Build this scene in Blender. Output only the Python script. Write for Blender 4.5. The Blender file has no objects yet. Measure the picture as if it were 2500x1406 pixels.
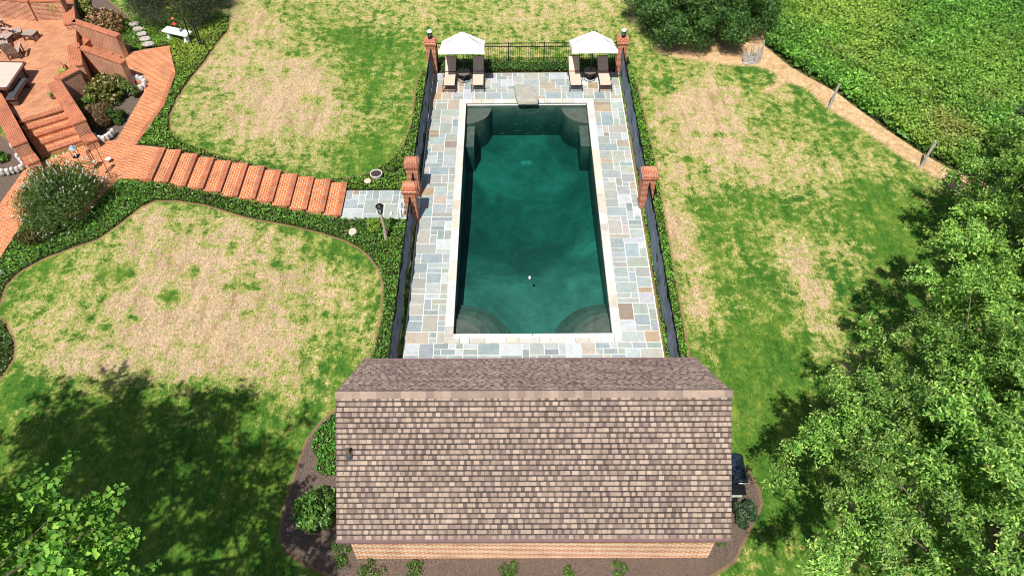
import bpy, math, random
import numpy as np
from mathutils import Vector, Matrix
from mathutils.geometry import tessellate_polygon
R = math.radians
rng = np.random.default_rng(7)
random.seed(7)

# ------------------------------------------------------------------ camera
FOC, CAMH = 1909.0, 24.0                       # focal length in photo pixels, height above the pool deck
ax = np.array([1, .006, 0.]); ax /= np.linalg.norm(ax)
ay = np.array([-13, 2209., -FOC]); ay -= ax*(ay@ax); ay /= np.linalg.norm(ay)
az = np.cross(ax, ay)
MW = np.array([ax, ay, az])                    # camera -> world rotation
CAM = np.array([0, 0, CAMH])
scn = bpy.context.scene
col = scn.collection
cd = bpy.data.cameras.new("camera"); cam = bpy.data.objects.new("camera", cd); col.objects.link(cam)
cd.sensor_fit = 'HORIZONTAL'; cd.sensor_width = 36; cd.lens = 36*FOC/2500
cd.clip_start = .5; cd.clip_end = 3000
m4 = Matrix([[*MW[0], 0], [*MW[1], 0], [*MW[2], CAMH], [0, 0, 0, 1]])
cam.matrix_world = m4
scn.camera = cam

# ------------------------------------------------------------------ light
SH = (.17, .54)                                # ground shadow offset per metre of height
elev = math.atan2(1, math.hypot(*SH))
sdir = Vector((SH[0], SH[1], -1)).normalized()
sd = bpy.data.lights.new("sun", 'SUN'); sun = bpy.data.objects.new("sun", sd); col.objects.link(sun)
sd.energy = 5.0; sd.angle = R(.5); sd.color = (1, .955, .88)
sun.rotation_euler = sdir.to_track_quat('-Z', 'Y').to_euler(); sun.location = (0, 0, 60)
w = bpy.data.worlds.new("World"); scn.world = w; w.use_nodes = True
wn = w.node_tree.nodes; sky = wn.new('ShaderNodeTexSky'); sky.sky_type = 'NISHITA'; sky.sun_disc = False
sky.sun_elevation = elev; sky.sun_rotation = math.atan2(-SH[0], -SH[1]); sky.air_density = 1; sky.dust_density = 1.5
bg = wn['Background']; bg.inputs[1].default_value = .075
w.node_tree.links.new(sky.outputs[0], bg.inputs[0])
scn.view_settings.view_transform = 'Standard'; scn.view_settings.look = 'None'
scn.view_settings.exposure = .36; scn.view_settings.gamma = 1
scn.cycles.max_bounces = 8; scn.cycles.transparent_max_bounces = 12
scn.cycles.use_adaptive_sampling = True; scn.cycles.filter_width = 1.0

# ------------------------------------------------------------------ helpers
def at(px, py, z=0.):
    """photo pixel -> world point on the level z"""
    d = MW @ np.array([px-1250, 703-py, -FOC]); t = (z-CAMH)/d[2]
    return CAM + t*d
def H(x, y):
    """terrain: falls from the brick walk on the left down to the pool"""
    t = np.clip((-7.9-np.asarray(x, float))*.17, 0, 1.42)
    return t - .05 + .03*np.sin(np.asarray(x)*.35+1)*np.sin(np.asarray(y)*.3)*(t > 0)
def G(px, py, dz=0.):
    z = 0.
    for _ in range(14):
        p = at(px, py, z+dz); z = float(H(p[0], p[1]))
    return Vector((p[0], p[1], z))
def V(px, py, z=0.): return Vector(at(px, py, z))
def XY(pts, z=None):
    return np.array([(G(*p) if z is None else V(p[0], p[1], z))[:2] for p in pts])

def tag(o, label=None, cat=None, group=None, kind=None):
    if label: o['label'] = label
    if cat: o['category'] = cat
    if group: o['group'] = group
    if kind: o['kind'] = kind
    return o
def empty(name, loc, label=None, cat=None, group=None, rz=0):
    o = bpy.data.objects.new(name, None); col.objects.link(o); o.location = loc; o.rotation_euler.z = rz
    o.empty_display_size = .2
    return tag(o, label, cat, group)
def copy_tree(o, parent=None):
    c = o.copy(); col.objects.link(c); c.parent = parent
    for ch in list(o.children): copy_tree(ch, c)
    return c

class MB:
    """collects faces, then builds ONE mesh object with metre-scaled UVs and face colours"""
    def __init__(s): s.v = []; s.f = []; s.c = []; s.col = (1, 1, 1)
    def add(s, vs, fs, c=None):
        n = len(s.v); s.v += [tuple(v) for v in vs]
        for f in fs: s.f.append([n+i for i in f]); s.c.append(c or s.col)
        return s
    def box(s, c, d, rz=0, ry=0, rx=0, colr=None, taper=1, lift=0):
        hx, hy, hz = d[0]/2, d[1]/2, d[2]/2
        m = Matrix.Rotation(rz, 3, 'Z') @ Matrix.Rotation(ry, 3, 'Y') @ Matrix.Rotation(rx, 3, 'X')
        vs = []
        for z in (-1, 1):
            k = taper if z > 0 else 1
            for x, y in ((-1, -1), (1, -1), (1, 1), (-1, 1)):
                vs.append(m @ Vector((x*hx*k, y*hy*k, z*hz+lift)) + Vector(c))
        return s.add(vs, [(3, 2, 1, 0), (4, 5, 6, 7), (0, 1, 5, 4), (1, 2, 6, 5), (2, 3, 7, 6), (3, 0, 4, 7)], colr)
    def bevbox(s, c, d, b=.02, rz=0, colr=None):
        """box with chamfered top edge"""
        hx, hy = d[0]/2, d[1]/2; z0 = c[2]-d[2]/2; z1 = c[2]+d[2]/2; m = Matrix.Rotation(rz, 3, 'Z'); vs = []
        for z, k in ((z0, 0), (z1-b, 0), (z1, b)):
            for x, y in ((-1, -1), (1, -1), (1, 1), (-1, 1)):
                q = m @ Vector((x*(hx-k), y*(hy-k), 0)); vs.append((c[0]+q.x, c[1]+q.y, z))
        fs = [(3, 2, 1, 0), (8, 9, 10, 11)]
        for l in (0, 4):
            for i in range(4): j = (i+1) % 4; fs.append((l+i, l+j, l+4+j, l+4+i))
        return s.add(vs, fs, colr)
    def prism(s, poly, z0, z1, colr=None, bottom=True):
        """vertical prism over an xy polygon"""
        p = [Vector((a[0], a[1], 0)) for a in poly]; n = len(p)
        area = sum(p[i].x*p[(i+1) % n].y-p[(i+1) % n].x*p[i].y for i in range(n))
        if area < 0: p.reverse()
        zt = z1 if hasattr(z1, '__len__') else [z1]*n
        zb = z0 if hasattr(z0, '__len__') else [z0]*n
        if area < 0: zt = list(zt)[::-1]; zb = list(zb)[::-1]
        vs = [(a.x, a.y, b) for a, b in zip(p, zb)] + [(a.x, a.y, b) for a, b in zip(p, zt)]
        fs = [(i, (i+1) % n, n+(i+1) % n, n+i) for i in range(n)]
        for t in tessellate_polygon([p]):
            a, b, c = t; cr = (p[b]-p[a]).cross(p[c]-p[a]).z
            t = (a, b, c) if cr > 0 else (a, c, b)
            fs.append(tuple(n+i for i in t))
            if bottom: fs.append(tuple(reversed(t)))
        return s.add(vs, fs, colr)
    def tube(s, pts, r, n=8, colr=None, cap=True):
        pts = [Vector(p) for p in pts]; rs = r if hasattr(r, '__len__') else [r]*len(pts)
        vs = []; fs = []
        for i, p in enumerate(pts):
            d = (pts[min(i+1, len(pts)-1)]-pts[max(i-1, 0)])
            d = d.normalized() if d.length > 1e-6 else Vector((0, 0, 1))
            u = d.cross(Vector((0, 0, 1)));
            u = d.cross(Vector((1, 0, 0))) if u.length < .05 else u
            u.normalize(); v = d.cross(u)
            for k in range(n):
                a = 2*math.pi*k/n; vs.append(p+(u*math.cos(a)+v*math.sin(a))*rs[i])
        for i in range(len(pts)-1):
            for k in range(n):
                k2 = (k+1) % n; fs.append((i*n+k2, i*n+k, (i+1)*n+k, (i+1)*n+k2))
        if cap: fs.append(tuple(range(n))); fs.append(tuple(range((len(pts)-1)*n, len(pts)*n))[::-1])
        return s.add(vs, fs, colr)
    def lathe(s, c, prof, n=20, colr=None, squash=1):
        vs = []; fs = []
        for r, z in prof:
            for k in range(n):
                a = 2*math.pi*k/n; vs.append((c[0]+r*math.cos(a), c[1]+r*math.sin(a)*squash, c[2]+z))
        for i in range(len(prof)-1):
            for k in range(n):
                k2 = (k+1) % n; fs.append((i*n+k, i*n+k2, (i+1)*n+k2, (i+1)*n+k))
        fs.append(tuple(range(n))[::-1]); fs.append(tuple(range((len(prof)-1)*n, len(prof)*n)))
        return s.add(vs, fs, colr)
    def build(s, name, m, parent=None, smooth=False, ang=0., vert_turn=False):
        me = bpy.data.meshes.new(name); me.from_pydata(s.v, [], s.f); me.update()
        uv = me.uv_layers.new(name='UVMap'); ca, sa = math.cos(ang), math.sin(ang)
        vv = np.array(s.v); out = []
        for p in me.polygons:
            n = p.normal
            for vi in p.vertices:
                x, y, z = s.v[vi]
                if abs(n.z) > .6: out += [x*ca+y*sa, -x*sa+y*ca]
                else:
                    t = Vector((-n.y, n.x)); t = t.normalized() if t.length > 1e-5 else Vector((1, 0)); out += [x*t.x+y*t.y, z]
        uv.data.foreach_set('uv', out)
        a = me.color_attributes.new('Col', 'FLOAT_COLOR', 'CORNER'); cc = []
        for p, c in zip(me.polygons, s.c): cc += [c[0], c[1], c[2], 1.]*len(p.vertices)
        a.data.foreach_set('color', cc)
        if smooth: me.polygons.foreach_set('use_smooth', [True]*len(me.polygons))
        me.materials.append(m)
        o = bpy.data.objects.new(name, me); col.objects.link(o)
        if parent: o.parent = parent
        return o

def np_mesh(name, verts, quads, cols, m, parent=None, per=4):
    """fast mesh from numpy arrays, one colour per face"""
    me = bpy.data.meshes.new(name); nv, nf = len(verts), len(quads)
    me.vertices.add(nv); me.vertices.foreach_set('co', np.ascontiguousarray(verts, np.float32).ravel())
    me.loops.add(nf*per); me.loops.foreach_set('vertex_index', np.ascontiguousarray(quads, np.int32).ravel())
    me.polygons.add(nf); me.polygons.foreach_set('loop_start', np.arange(0, nf*per, per, dtype=np.int32))
    me.update(calc_edges=True)
    a = me.color_attributes.new('Col', 'FLOAT_COLOR', 'POINT')
    c4 = np.ones((nv, 4), np.float32); c4[:, :3] = cols
    a.data.foreach_set('color', c4.ravel()); me.materials.append(m); me.validate()
    o = bpy.data.objects.new(name, me); col.objects.link(o)
    if parent: o.parent = parent
    return o

def unit(a): return a/np.maximum(np.linalg.norm(a, axis=-1, keepdims=True), 1e-9)
def leaf_mesh(name, P, N, size, cols, m, parent=None, aspect=.55, fold=.18, jitter=.6):
    """one folded diamond leaf per point: P positions, N outward directions"""
    n = len(P); N = unit(N + rng.normal(0, jitter, (n, 3)))
    T = unit(np.cross(N, rng.normal(0, 1, (n, 3)))); B = np.cross(N, T)
    L = np.asarray(size)*rng.uniform(.65, 1.3, n); L = L[:, None]
    a = P - T*L*.5; b = P + T*L*.5; c1 = P + B*L*.5*aspect - T*L*.08 + N*L*fold; c2 = P - B*L*.5*aspect - T*L*.08 + N*L*fold
    verts = np.stack([a, c1, b, c2], 1).reshape(-1, 3)
    i = np.arange(n)*4
    tris = np.stack([i, i+1, i+2, i, i+2, i+3], 1).reshape(-1, 3)
    return np_mesh(name, verts, tris, np.repeat(cols, 4, 0), m, parent, per=3)
def cmix(n, base, alt, spread=.25, p=.3):
    """random natural variation between two leaf colours"""
    t = np.clip(rng.normal(p, .28, n), 0, 1)[:, None]
    c = np.array(base)*(1-t)+np.array(alt)*t
    return np.clip(c*(1+rng.normal(0, spread, (n, 1))), .004, .9)

# ------------------------------------------------------------------ materials
def newmat(name):
    m = bpy.data.materials.new(name); m.use_nodes = True; nt = m.node_tree
    return m, nt, nt.nodes, nt.links, nt.nodes['Principled BSDF']
def noise(nt, vec, scale, detail=4, rough=.55, dist=0):
    n = nt.nodes.new('ShaderNodeTexNoise'); n.inputs['Scale'].default_value = scale
    n.inputs['Detail'].default_value = detail; n.inputs['Roughness'].default_value = rough; n.inputs['Distortion'].default_value = dist
    nt.links.new(vec, n.inputs['Vector']); return n.outputs['Fac']
def ramp(nt, fac, stops):
    r = nt.nodes.new('ShaderNodeValToRGB'); e = r.color_ramp.elements
    while len(e) < len(stops): e.new(.5)
    for q, (p, c) in zip(e, stops): q.position = p; q.color = (*c, 1) if len(c) == 3 else c
    nt.links.new(fac, r.inputs[0]); return r.outputs[0]
def mixc(nt, fac, a, b, mode='MIX'):
    x = nt.nodes.new('ShaderNodeMix'); x.data_type = 'RGBA'; x.blend_type = mode
    for s, v in ((x.inputs[0], fac), (x.inputs[6], a), (x.inputs[7], b)):
        if hasattr(v, 'default_value') or hasattr(v, 'links'): nt.links.new(v, s)
        else: s.default_value = v if not hasattr(v, '__len__') else ((*v, 1) if len(v) == 3 else v)
    return x.outputs[2]
def mth(nt, op, a, b=None, c=None, clamp=False):
    x = nt.nodes.new('ShaderNodeMath'); x.operation = op; x.use_clamp = clamp
    for s, v in zip(x.inputs, (a, b, c)):
        if v is None: continue
        if hasattr(v, 'links'): nt.links.new(v, s)
        else: s.default_value = v
    return x.outputs[0]
def bump(nt, h, dist, strength=1.):
    b = nt.nodes.new('ShaderNodeBump'); b.inputs['Distance'].default_value = dist; b.inputs['Strength'].default_value = strength
    nt.links.new(h, b.inputs['Height']); return b.outputs[0]
def coord(nt, kind='Object'):
    return nt.nodes.new('ShaderNodeTexCoord').outputs[kind]
def wpos(nt): return nt.nodes.new('ShaderNodeNewGeometry').outputs['Position']
def attr(nt, name, out='Fac'):
    a = nt.nodes.new('ShaderNodeAttribute'); a.attribute_name = name; return a.outputs[out]

def simple(name, c, rough=.6, metal=0, var=.12, scale=6, bmp=0., useattr=False, bscale=None, spec=.5):
    m, nt, N, L, P = newmat(name); v = wpos(nt)
    n = noise(nt, v, scale, 5)
    base = attr(nt, 'Col', 'Color') if useattr else None
    dark = tuple(x*(1-var*2) for x in c); lite = tuple(min(x*(1+var), 1) for x in c)
    r = ramp(nt, n, [(.3, dark), (.7, lite)])
    if useattr: r = mixc(nt, 1., r, base, 'MULTIPLY')
    L.new(r, P.inputs['Base Color']); P.inputs['Roughness'].default_value = rough; P.inputs['Metallic'].default_value = metal
    P.inputs['Specular IOR Level'].default_value = spec
    if bmp: L.new(bump(nt, noise(nt, v, bscale or scale*4, 6), bmp), P.inputs['Normal'])
    return m
def foliage(name, rough=.45, trans=.28, tint=(1, 1, 1)):
    m, nt, N, L, P = newmat(name); c = attr(nt, 'Col', 'Color')
    c = mixc(nt, 1., c, tint, 'MULTIPLY')
    L.new(c, P.inputs['Base Color']); P.inputs['Roughness'].default_value = rough; P.inputs['Specular IOR Level'].default_value = .35
    t = N.new('ShaderNodeBsdfTranslucent'); L.new(mixc(nt, 1., c, (1.1, 1.25, .5), 'MULTIPLY'), t.inputs[0])
    mx = N.new('ShaderNodeMixShader'); mx.inputs[0].default_value = trans
    L.new(P.outputs[0], mx.inputs[1]); L.new(t.outputs[0], mx.inputs[2]); L.new(mx.outputs[0], N['Material Output'].inputs[0])
    return m
def brick(name, c1, c2, mortar, bw=.215, rh=.072, ms=.011, rot=0, tint=None, offset=.5, bmp=.006):
    m, nt, N, L, P = newmat(name); uv = coord(nt, 'UV')
    if rot:
        mp = N.new('ShaderNodeMapping'); mp.inputs['Rotation'].default_value[2] = rot; L.new(uv, mp.inputs[0]); uv = mp.outputs[0]
    d = N.new('ShaderNodeTexNoise'); d.inputs['Scale'].default_value = 3.; L.new(uv, d.inputs['Vector'])
    dv = N.new('ShaderNodeVectorMath'); dv.operation = 'MULTIPLY_ADD'; dv.inputs[1].default_value = (.02, .02, 0); L.new(d.outputs['Color'], dv.inputs[0]); L.new(uv, dv.inputs[2])
    b = N.new('ShaderNodeTexBrick'); b.offset = offset; L.new(dv.outputs[0], b.inputs['Vector'])
    b.inputs['Scale'].default_value = 1; b.inputs['Brick Width'].default_value = bw; b.inputs['Row Height'].default_value = rh
    b.inputs['Mortar Size'].default_value = ms; b.inputs['Mortar Smooth'].default_value = .2; b.inputs['Bias'].default_value = 0
    b.inputs['Color1'].default_value = (*c1, 1); b.inputs['Color2'].default_value = (*c2, 1); b.inputs['Mortar'].default_value = (*mortar, 1)
    v = wpos(nt)
    st = ramp(nt, noise(nt, v, 1.3, 5, .65), [(.3, (.72, .68, .66)), (.62, (1.08, 1.05, 1.02))])
    c = mixc(nt, 1., b.outputs['Color'], st, 'MULTIPLY')
    fn = ramp(nt, noise(nt, v, 28, 3), [(.3, (.8, .8, .8)), (.7, (1.15, 1.15, 1.15))])
    c = mixc(nt, 1., c, fn, 'MULTIPLY')
    L.new(c, P.inputs['Base Color']); P.inputs['Roughness'].default_value = .85
    L.new(bump(nt, mth(nt, 'SUBTRACT', 1., b.outputs['Fac']), bmp), P.inputs['Normal'])
    return m

M = {}
M['brick_path'] = brick('brick path', (.6, .185, .05), (.44, .115, .03), (.6, .42, .28), ms=.014, rh=.11)
M['brick_patio'] = brick('brick patio', (.6, .25, .115), (.45, .155, .065), (.42, .27, .17), rh=.14, bw=.3, ms=.022, rot=R(-52))
M['brick_wall'] = brick('brick wall', (.5, .165, .075), (.33, .085, .04), (.62, .47, .33), ms=.013)
M['brick_cap'] = brick('brick cap', (.46, .135, .06), (.36, .095, .04), (.5, .32, .2), bw=.3, rh=.075, offset=0, ms=.007)
M['brick_house'] = brick('brick house', (.64, .25, .085), (.48, .165, .05), (.8, .68, .55), ms=.022, bw=.26, rh=.1)
M['brick_pillar'] = brick('brick pillar', (.46, .115, .04), (.33, .07, .025), (.62, .4, .28), ms=.012)
M['foliage'] = foliage('foliage', .36, .36); M['foliage_soft'] = foliage('soft foliage', .6, .35); M['foliage_gloss'] = foliage('glossy foliage', .3, .22)
M['petal'] = foliage('petal', .7, .3)
M['bark'] = simple('bark', (.16, .12, .09), .9, var=.3, scale=9, bmp=.02)
M['bark_pale'] = simple('pale bark', (.3, .26, .21), .9, var=.3, scale=9, bmp=.02)
M['stone'] = None
M['black_metal'] = simple('black metal', (.02, .022, .024), .4, .6)
M['bronze'] = simple('bronze frame', (.06, .048, .042), .45, .5)
M['white_rock'] = simple('white rock', (.68, .66, .62), .85, var=.25, scale=14, bmp=.03)
M['step_stone'] = simple('stepping stone', (.42, .38, .34), .9, var=.2, scale=8, bmp=.01)
M['pink_stone'] = simple('pinkish fieldstone', (.6, .47, .36), .9, var=.12, scale=10, bmp=.01)
M['sling'] = simple('beige sling', (.6, .45, .36), .8, var=.05, scale=30)
M['sling_dark'] = simple('taupe headrest', (.62, .5, .42), .85, var=.06, scale=30)
M['canvas'] = simple('white canvas', (.86, .85, .82), .85, var=.02, scale=3)
M['wood'] = simple('weathered wood', (.48, .4, .32), .85, var=.3, scale=12, bmp=.01)
M['grey_wood'] = simple('grey driftwood', (.46, .43, .4), .9, var=.35, scale=15, bmp=.02)
M['furn_wood'] = simple('greyish teak slats', (.42, .33, .29), .75, var=.15, scale=15)
M['furn_dark'] = simple('dark stained wood', (.13, .058, .045), .6, var=.2, scale=12)
M['tabletop'] = simple('pale tabletop', (.56, .45, .38), .5, var=.04, scale=4)
M['cushion'] = simple('dark cushion', (.05, .05, .052), .8)
M['white_paint'] = simple('white cast stone', (.74, .74, .72), .7, var=.1, scale=20)
M['copper'] = simple('aged pipe', (.35, .17, .07), .5, .4)
M['rubber'] = simple('dark flashing', (.07, .07, .075), .6)
M['gutter'] = simple('mauve brown gutter', (.19, .115, .115), .5, var=.08)
M['grill'] = simple('blue black enamel', (.03, .045, .075), .25, .3, var=.4, scale=9)
M['chime'] = simple('dark copper', (.18, .06, .04), .4, .7)
M['glass_blue'] = simple('bluish lamp glass', (.3, .45, .5), .15)
M['red'] = simple('red plastic', (.75, .03, .06), .4)
M['lid'] = simple('white aluminium lid', (.82, .82, .8), .45, var=.03)
M['mulch_pot'] = simple('potting soil', (.07, .05, .04), .95, var=.4, scale=40, bmp=.03)

def fabric_mat(name, c):
    m, nt, N, L, P = newmat(name); v = coord(nt, 'Object')
    n = noise(nt, v, 1.2, 6, .7, 1.2); n2 = noise(nt, v, 22, 3)
    r = ramp(nt, n, [(.3, tuple(x*.65 for x in c)), (.55, c), (.75, tuple(x*1.4 for x in c))])
    L.new(r, P.inputs['Base Color']); P.inputs['Roughness'].default_value = .7
    L.new(bump(nt, mth(nt, 'ADD', n, mth(nt, 'MULTIPLY', n2, .2)), .05), P.inputs['Normal']); return m
M['screen'] = fabric_mat('navy privacy mesh', (.115, .155, .205))

# ------------------------------------------------------------------ ground
def sdf(poly, X, Y):
    """signed distance, positive inside"""
    p = np.asarray(poly); n = len(p); d = np.full(X.shape, 1e9); ins = np.zeros(X.shape, bool)
    for i in range(n):
        a, b = p[i], p[(i+1) % n]; e = b-a; wx, wy = X-a[0], Y-a[1]
        t = np.clip((wx*e[0]+wy*e[1])/max(e@e, 1e-9), 0, 1)
        d = np.minimum(d, np.hypot(wx-t*e[0], wy-t*e[1]))
        c = ((a[1] <= Y) & (b[1] > Y)) | ((b[1] <= Y) & (a[1] > Y))
        with np.errstate(divide='ignore', invalid='ignore'): xi = a[0]+(Y-a[1])/(b[1]-a[1])*e[0]
        ins ^= c & (X < xi)
    return np.where(ins, d, -d)

BED = {
 'upper': [(300,40),(330,60),(560,40),(556,75),(530,105),(500,150),(468,188),(432,240),(413,285),(416,322),(450,350),(520,376),(600,398),(700,424),(770,438),(850,434),(900,424),(945,398),(985,355),(1005,300),(1013,240),(1018,200),(1030,176),(1050,165),(1062,180),(1048,300),(1040,400),(1030,470),(980,470),(848,466),(700,425),(500,382),(398,362),(330,355),(380,268),(424,200),(414,112),(305,128),(290,90)],
 'lower': [(200,430),(290,436),(366,440),(500,468),(700,510),(835,532),(985,530),(1012,540),(985,700),(965,900),(900,884),(915,850),(932,770),(936,700),(926,660),(903,628),(878,606),(840,586),(790,570),(700,549),(600,531),(500,500),(430,490),(380,490),(340,508),(292,548),(240,584),(180,604),(110,630),(50,662),(12,700),(0,740),(-60,800),(-60,700),(0,629),(60,537),(100,470)],
 'farleft': [(-60,800),(-10,775),(15,790),(36,840),(30,880),(0,925),(-60,960)],
 'right': [(1519,165),(1548,180),(1575,290),(1600,395),(1625,545),(1651,690),(1683,880),(1625,880),(1605,740),(1570,530),(1540,330),(1525,220)],
 'hedge': [(1062,152),(1515,152),(1515,178),(1062,180)],
 'housebed': [(822,1005),(790,1030),(765,1060),(758,1095),(775,1120),(770,1150),(790,1162),(830,1160),(860,1100),(860,1000)],
}
MULCH = {
 'house': [(822,1000),(780,1035),(750,1075),(733,1120),(710,1190),(690,1255),(684,1308),(700,1345),(745,1378),(800,1400),(860,1450),(1640,1440),(1740,1402),(1790,1370),(1830,1290),(1858,1230),(1850,1190),(1820,1140),(1760,1120),(1700,1100),(1700,1300),(900,1300),(900,1000)],
 'shrubs': [(225,344),(285,342),(352,222),(350,198),(318,192),(270,200),(190,230),(200,296)],
 'corner': [(-80,300),(0,330),(80,385),(97,398),(57,417),(0,497),(-80,600)],
 'landing': [(180,-60),(225,-60),(262,0),(318,48),(295,90),(180,60)],
}
DIRT = {'strip': [(1600,120),(1700,60),(1860,60),(1900,100),(1960,140),(2070,195),(2180,275),(2275,335),(2360,385),(2600,470),(2500,560),(2320,465),(2290,443),(2200,388),(2100,318),(2010,262),(1965,216),(1925,207),(1870,235),(1855,222),(1890,200),(1890,180),(1850,166),(1780,163),(1650,145)]}
FIELD = [(1862,110),(1930,165),(2040,226),(2150,308),(2245,372),(2330,420),(2600,520),(3000,300),(2900,-400),(1700,-400),(1790,-60),(1880,20)]
BEDW = {k: XY(v) for k, v in BED.items()}; MULW = {k: XY(v) for k, v in MULCH.items()}; DIRW = {k: XY(v) for k, v in DIRT.items()}; FIEW = XY(FIELD)
# straw-coloured burnt patches and lush patches: (px, py, rx, ry, amount)
DRY = [(690,225,170,120,1.15),(560,150,90,70,.85),(620,60,110,60,.75),(480,280,60,60,.7),(800,320,60,50,.4),(900,20,320,60,.6),(1350,30,240,60,.62),(1260,120,200,30,.45),(760,400,60,20,.4),(960,280,40,90,.25),
       (470,640,230,110,1.05),(500,790,330,130,1.15),(250,890,170,70,.95),(720,700,170,120,.8),(400,540,130,40,.8),(100,760,60,110,.55),(720,890,120,60,.8),(620,930,90,50,.6),(250,700,160,60,.6),(860,830,60,60,.4),
       (1720,290,120,110,1.1),(1620,300,30,80,.75),(1650,420,60,50,.8),(1790,380,100,60,.85),(1910,430,140,50,.75),(2130,400,80,30,.5),(1650,560,50,90,1.),(1700,700,40,140,.75),(1980,700,50,110,.9),(2050,620,60,50,.45),(1870,560,60,40,.4),(1990,340,100,60,.45),(2220,450,80,30,.4),(1730,210,60,30,.5),(1900,230,40,20,.8),(1640,120,60,20,.8),(1780,780,60,100,.45),(1560,170,30,40,.4)]
LUSH = [(290,660,45,25,1.3),(410,728,38,22,1.5),(468,664,22,14,1.3),(560,600,20,10,1),(620,700,18,9,1),(360,620,18,9,1),(330,780,20,9,1),(480,850,24,10,1),(600,760,24,9,1),(250,800,20,9,1),(690,650,24,12,1),(560,700,14,8,1),(740,780,20,10,1),(1700,330,18,7,1),(1760,330,22,8,1.2),(1680,390,20,10,1.2),(620,170,30,14,1),(720,130,26,10,1),(600,270,20,8,.9),(760,240,24,10,1),(200,730,50,25,.5),(820,850,60,60,.8),(840,620,80,40,.7),(150,960,400,60,.6),(1820,500,130,40,.5),(880,150,70,110,.55),(830,60,70,60,.5),(1020,60,90,50,.35),(1800,300,30,20,.3),(900,380,100,40,.6),(1660,210,60,18,.6),(1950,480,200,30,.3),(650,600,60,20,.5),(750,560,90,18,.6),(330,1180,420,170,1.),(500,1330,200,100,1.),(1850,1000,120,220,.9),(2200,560,80,90,.8),(1720,960,60,80,.6),(1850,850,100,60,.5),(960,420,60,50,.5),(560,990,120,30,.8)]
def blob(lst, X, Y):
    s = np.zeros(X.shape)
    for px, py, rx, ry, a in lst:
        c = G(px, py); ex = (G(px+rx, py)-c).length; ey = (G(px, py-ry)-c).length
        r2 = ((X-c.x)/ex)**2+((Y-c.y)/ey)**2; s = np.maximum(s, a*np.exp(-(r2**1.4)*.75)) if a > .5 else s + a*.6*np.exp(-r2)
    return s
def axis(a, b, step, outer):
    return np.concatenate([-np.array(outer)[::-1]+a, np.arange(a, b, step), b+np.array(outer)])
xs = axis(-34, 36, .13, [2, 6, 14, 30, 60, 120, 300, 700]); ys = axis(5, 50, .13, [2, 6, 14, 30, 60, 120, 300, 700])
X, Y = np.meshgrid(xs, ys); nx, ny = len(xs), len(ys)
Z = H(X, Y)
bed = np.max([sdf(p, X, Y) for p in BEDW.values()], 0); mul = np.max([sdf(p, X, Y) for p in MULW.values()], 0)
drt = np.max([sdf(p, X, Y) for p in DIRW.values()], 0); fld = sdf(FIEW, X, Y)
dry = np.clip(.03+.66*blob(DRY, X, Y)-.45*blob(LUSH, X, Y), -.3, 1.1)
Z = Z - .03*np.clip(np.maximum(bed, mul)*6, 0, 1)          # beds sit a little below the turf edge
idx = np.arange(nx*ny).reshape(ny, nx)
quads = np.stack([idx[:-1, :-1], idx[:-1, 1:], idx[1:, 1:], idx[1:, :-1]], -1).reshape(-1, 4)
cx = X.ravel()[quads].mean(1); cy = Y.ravel()[quads].mean(1)
DX0, DX1, DY0, DY1 = -4.15, 5.72, 15.9, 35.85                # pool deck
keep = ~((cx > DX0+.3) & (cx < DX1-.3) & (cy > DY0-4) & (cy < DY1-.3))
me = bpy.data.meshes.new('lawn'); vv = np.stack([X, Y, Z], -1).reshape(-1, 3)
lawn = np_mesh('lawn', vv, quads[keep], np.ones((nx*ny, 3)), M['bark'])
for nm, arr in (('bed', bed), ('mul', mul), ('drt', drt), ('fld', fld), ('dry', dry)):
    a = lawn.data.attributes.new(nm, 'FLOAT', 'POINT'); a.data.foreach_set('value', arr.ravel().astype(np.float32))
lawn.data.polygons.foreach_set('use_smooth', [True]*len(lawn.data.polygons))
tag(lawn, kind='structure')
m, nt, N, L, P = newmat('ground'); v = wpos(nt)
nA = noise(nt, v, .55, 6, .62, .6); nB = noise(nt, v, 2.6, 6, .65, .3); nC = noise(nt, v, 14, 4, .7); nD = noise(nt, v, 45, 3, .7)
st = N.new('ShaderNodeMapping'); st.inputs['Rotation'].default_value[2] = R(35); st.inputs['Scale'].default_value = (1, .22, 1); L.new(v, st.inputs[0])
nS = noise(nt, st.outputs[0], 26, 4, .7); nM0 = noise(nt, st.outputs[0], 2.4, 5, .6, .3)
f = mth(nt, 'ADD', attr(nt, 'dry'), mth(nt, 'MULTIPLY', mth(nt, 'SUBTRACT', nA, .5), 1.1))
f = mth(nt, 'ADD', f, mth(nt, 'MULTIPLY', mth(nt, 'SUBTRACT', nB, .5), 2.1))
f = mth(nt, 'ADD', f, mth(nt, 'MULTIPLY', mth(nt, 'SUBTRACT', nC, .5), .7))
f = mth(nt, 'ADD', f, mth(nt, 'MULTIPLY', mth(nt, 'SUBTRACT', nM0, .5), .9))
nL = noise(nt, v, .32, 3, .5); nF = noise(nt, v, 8, 8, .8)
nM = noise(nt, st.outputs[0], 2.4, 5, .6, .3); nG = noise(nt, v, 5, 5, .7)
green = ramp(nt, mth(nt, 'ADD', mth(nt, 'MULTIPLY', nB, .3), mth(nt, 'ADD', mth(nt, 'MULTIPLY', nL, .2), mth(nt, 'ADD', mth(nt, 'MULTIPLY', nM, .3), mth(nt, 'MULTIPLY', nG, .2)))), [(.38, (.03, .1, .014)), (.46, (.06, .155, .019)), (.52, (.105, .2, .026)), (.6, (.2, .275, .045))])
straw = ramp(nt, nC, [(.3, (.35, .245, .145)), (.5, (.49, .36, .22)), (.72, (.63, .49, .32))])
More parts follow.
